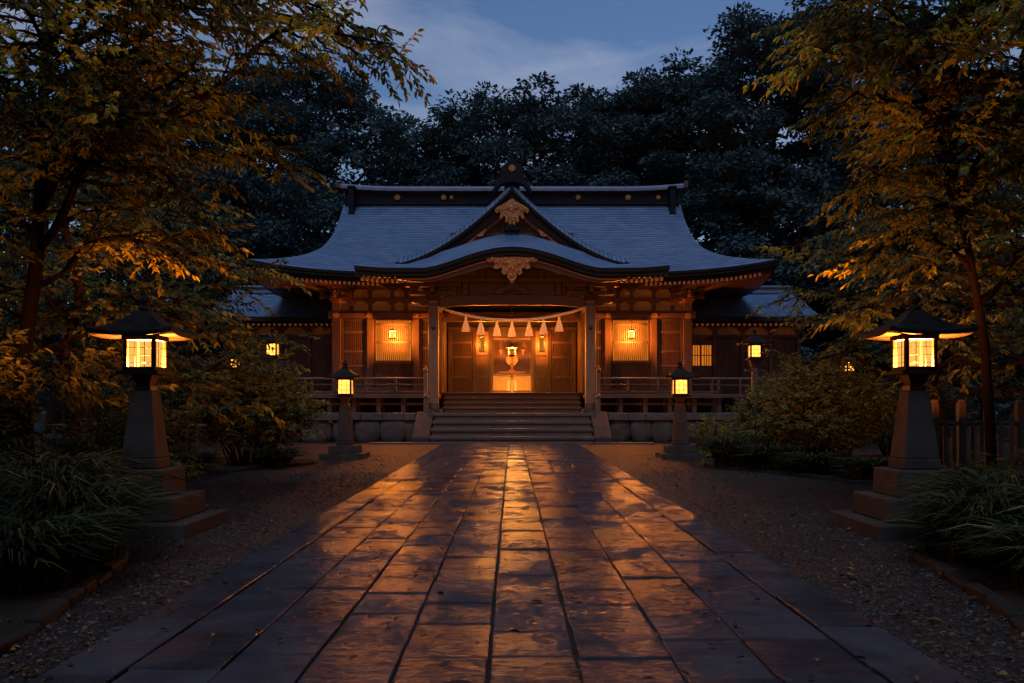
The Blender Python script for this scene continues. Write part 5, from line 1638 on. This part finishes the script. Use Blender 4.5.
def grass_clump(label, base, H, W, n, seed, group, blade=.016):
    r = np.random.default_rng(seed)
    o_ = empty('grass_clump', base, label, 'grass', group)
    a = r.uniform(0, 6.283, n); rr = np.sqrt(r.random(n)) * W * .35
    B = np.stack([np.cos(a) * rr, np.sin(a) * rr, np.zeros(n) - .03], 1)
    az = a + r.normal(0, .5, n); out = np.stack([np.cos(az), np.sin(az), np.zeros(n)], 1)
    L_ = H * r.uniform(.65, 1.25, n); reach = W * r.uniform(.25, .8, n)
    K = 6; ts = np.linspace(0, 1, K)
    side = np.stack([-np.sin(az), np.cos(az), np.zeros(n)], 1)
    tw = r.normal(0, .35, n)
    V = np.zeros((n, K, 2, 3))
    for i, t in enumerate(ts):
        z = L_ * (1.5 * t - .95 * t ** 2.2)
        c = B + out * (reach * t ** 1.7)[:, None] + np.stack([np.zeros(n), np.zeros(n), z], 1)
        w = blade * (1 - t ** 2.5) * (.6 + .4 * min(1, t * 4)) + .001
        sv = side * w + np.stack([np.zeros(n), np.zeros(n), tw * w], 1)
        V[:, i, 0] = c - sv; V[:, i, 1] = c + sv
    k = np.arange(n)[:, None] * (K * 2)
    F = np.concatenate([k + np.array([[2 * i, 2 * i + 1, 2 * i + 3, 2 * i + 2]]) for i in range(K - 1)], 0)
    fast_mesh('blades', V.reshape(-1, 3), F, M['grass'], o_, smooth=False)
    return o_
gl = 'arching grass clumps edging the gravel'
NG = [(-4.15, 8.15, 1.05, 1.25, 'nearest tall grass clump at the lower left, blades arching to the kerb'), (-4.85, 8.9, 1.25, 1.3, 'tall grass clump left of the front left stone lantern base'),
      (-5.1, 7.6, 1.2, 1.3, 'tall grass clump at the very left edge in front of the others'), (-5.9, 9.2, 1.3, 1.4, 'tall grass clump at the left edge below the slim trunk'), (-3.95, 7.0, .8, 1.1, 'low grass clump nearest the camera at the lower left kerb'), (-4.9, 6.6, 1.0, 1.2, 'grass clump cut by the left frame edge above the kerb'), (4.35, 6.9, .7, 1.0, 'low grass clump nearest the camera at the lower right kerb'),
      (-5.0, 10.1, 1.0, 1.0, 'grass clump tucked behind the front left lantern steps'),
      (4.45, 8.1, .85, 1.05, 'nearest grass clump on the right, blades arching over the kerb'), (5.05, 9.0, 1.0, 1.2, 'grass clump covering the right side of the front right lantern base'),
      (5.3, 7.7, 1.0, 1.2, 'grass clump at the lower right edge in front of the others'), (6.0, 9.3, 1.05, 1.2, 'grass clump at the right edge below the picket fence'), (5.9, 8.3, 1.05, 1.2, 'dark grass clump right at the frame edge among the right grasses'),
      (5.15, 20.6, .95, 1.1, 'yellow-green grass clump beside the small right stone lantern'), (5.75, 19.6, .8, 1.0, 'grass clump in front of the smaller leafy shrub on the right'), (6.3, 18.4, .6, .9, 'low grass clump at the foot of the tall leafy shrub'),
      (6.9, 17.2, .55, .8, 'low grass clump nearest the front right lantern along the back kerb'), (5.8, 21.8, 1.0, 1.1, 'grass clump behind the yellow-green one near the terrace'),
      (-5.5, 20.6, .6, .8, 'low grass clump at the foot of the wide feathery shrub'), (-6.9, 19.0, .55, .8, 'low grass clump left of the feathery shrub on the back kerb')]
for i, (x, y, h, w, lab) in enumerate(NG):
    grass_clump(lab, (x, y, .06), h, w, 760 if y < 11 else 420, 100 + i, gl, .013 if y < 11 else .017)

# ------------------------------------------------------------------ fences
def picket_fence(label, pts, H, step, thick_every, name='picket_fence'):
    o = empty(name, (pts[0][0], pts[0][1], 0), label, 'fence', 'low wooden fences')
    ox, oy = pts[0]
    P = np.array(pts, float); seg = np.linalg.norm(np.diff(P, axis=0), axis=1); cum = np.concatenate([[0], np.cumsum(seg)])
    at = lambda d: np.array([np.interp(d, cum, P[:, 0]) - ox, np.interp(d, cum, P[:, 1]) - oy])
    for z in (H * .28, H * .86):
        m = MB(); m.tube([(*at(d), z) for d in np.linspace(0, cum[-1], 12)], .035, 6); m.build('rail', M['wood_grey'], o, smooth=True)
    d = 0; i = 0
    r = random.Random(len(pts) + int(H * 10))
    while d <= cum[-1]:
        x, y = at(d); big = i % thick_every == 0
        m = MB()
        if big:
            m.frustum(x, y - .0, -.05, H * 1.08, .058, .055); m.frustum(x, y, H * 1.08 + .001, H * 1.12, .055, .03)
            m.build('post', M['wood_grey'], o, bevel=.012)
        else:
            hh = H * r.uniform(.86, .92); m.frustum(x, y - .06, .03, hh, .035, .033, .016, .016)
            m.build('picket', M['wood_grey'], o, bevel=.006)
        d += step * r.uniform(.93, 1.07); i += 1
    return o
picket_fence('weathered picket fence with square posts behind the front right stone lantern', [(5.9, 13.2), (7.4, 13.6), (10.5, 14.0)], 1.4, .165, 3)
picket_fence('low dark picket fence behind the front left stone lantern', [(-10.2, 19.2), (-8.4, 19.0), (-6.6, 19.0)], 1.2, .24, 5)

# ------------------------------------------------------------------ kerb stones, fallen leaves, pebbles
def kerb(pts, label, group, seed):
    r = random.Random(seed)
    P = np.array(pts, float); seg = np.linalg.norm(np.diff(P, axis=0), axis=1); cum = np.concatenate([[0], np.cumsum(seg)])
    d = 0
    while d < cum[-1] - .2:
        l = r.uniform(.32, .6)
        a = np.array([np.interp(d, cum, P[:, 0]), np.interp(d, cum, P[:, 1])]); b = np.array([np.interp(d + l, cum, P[:, 0]), np.interp(d + l, cum, P[:, 1])])
        c = (a + b) / 2; t = b - a
        m = MB(); hh = .07 + r.uniform(-.025, .02); a_ = [r.uniform(-.014, .014) for _ in range(8)]
        m.hexa([(-l * .49, -.07 + a_[0], -.05), (l * .49, -.07 + a_[1], -.05), (l * .49, .07 + a_[2], -.05), (-l * .49, .07 + a_[3], -.05)], [(-l * .48, -.055 + a_[4], hh + a_[0]), (l * .48, -.055 + a_[5], hh + a_[1]), (l * .48, .055 + a_[6], hh + a_[2]), (-l * .48, .055 + a_[7], hh + a_[3])])
        o = m.build('kerb_stone', M['kerb'], None, bevel=.018, loc=(c[0], c[1], 0)); o.rotation_euler = (0, 0, math.atan2(t[1], t[0]))
        tag(o, label, 'kerb stone', group)
        d += l + .01
kerb(L_FRONT, 'rough kerb stone edging the front left grass bed', 'kerb stones of the front left bed', 1)
kerb(R_FRONT, 'rough kerb stone edging the front right grass bed', 'kerb stones of the front right bed', 2)
kerb(L_BACK, 'rough kerb stone edging the bed of the feathery shrub on the left', 'kerb stones of the back left bed', 3)
kerb(R_BACK, 'rough kerb stone edging the bed of the leafy shrub on the right', 'kerb stones of the back right bed', 4)

def scatter(n, seed):
    r = np.random.default_rng(seed)
    y = 3.5 + 22 * r.random(n) ** 1.5; s = r.choice([-1, 1], n)
    x = s * (2.5 + np.abs(r.normal(0, 1.6, n)) + 0.2 * r.random(n) + np.clip(y - 12, 0, 8) * .12 * r.random(n))
    on = r.random(n) < .09
    x[on] = r.uniform(-2.5, 2.4, on.sum())
    z = np.where(on, .064, .02)
    return np.stack([x, y, z + r.uniform(0, .012, n)], 1), r
P_, r_n = scatter(3600, 5); n = len(P_)
ang = r_n.uniform(0, 6.283, n)
D = np.stack([np.cos(ang), np.sin(ang), r_n.normal(.05, .18, n)], 1)
V, F = leaf_arrays(P_, D, np.array([0, 0, 1.0]) + r_n.normal(0, .25, (n, 3)), r_n.uniform(.035, .085, n), r_n.uniform(.018, .04, n), .3)
tag(fast_mesh('fallen_leaves', V, F, M['leaf_litter']), kind='stuff')

def pebbles():
    r = np.random.default_rng(9); n = 40000
    y = 3.3 + 16 * r.random(n) ** 1.7; s = r.choice([-1, 1], n)
    x = s * (2.44 + 3.4 * r.random(n) ** 1.1)
    x = np.where(s < 0, x - .08, x)
    rad = r.uniform(.006, .015, n) * (1 + .3 * r.random(n))
    base = np.array([(1, 0, 0), (0, 1, 0), (-1, 0, 0), (0, -1, 0), (.1, .05, .75), (-.05, 0, -.5)])
    a = r.uniform(0, 6.28, n); ca, sa = np.cos(a), np.sin(a)
    B = base[None] * (1 + r.normal(0, .18, (n, 6, 1))) * rad[:, None, None] * np.array([1.25, .9, 1])
    X = B[..., 0] * ca[:, None] - B[..., 1] * sa[:, None] + x[:, None]; Y = B[..., 0] * sa[:, None] + B[..., 1] * ca[:, None] + y[:, None]; Z = B[..., 2] + .004
    V = np.stack([X, Y, Z], 2).reshape(-1, 3)
    k = np.arange(n)[:, None] * 6
    F = np.concatenate([k + np.array([f]) for f in ((0, 1, 4), (1, 2, 4), (2, 3, 4), (3, 0, 4))], 0)
    return tag(fast_mesh('pebbles', V, F, M['gravel_stone']), kind='stuff')
M['gravel_stone'] = leaf_mat('gravel_stone', [(0, (.007, .006, .0055)), (.6, (.02, .016, .015)), (1, (.055, .044, .04))], 0.0, .6)
pebbles()
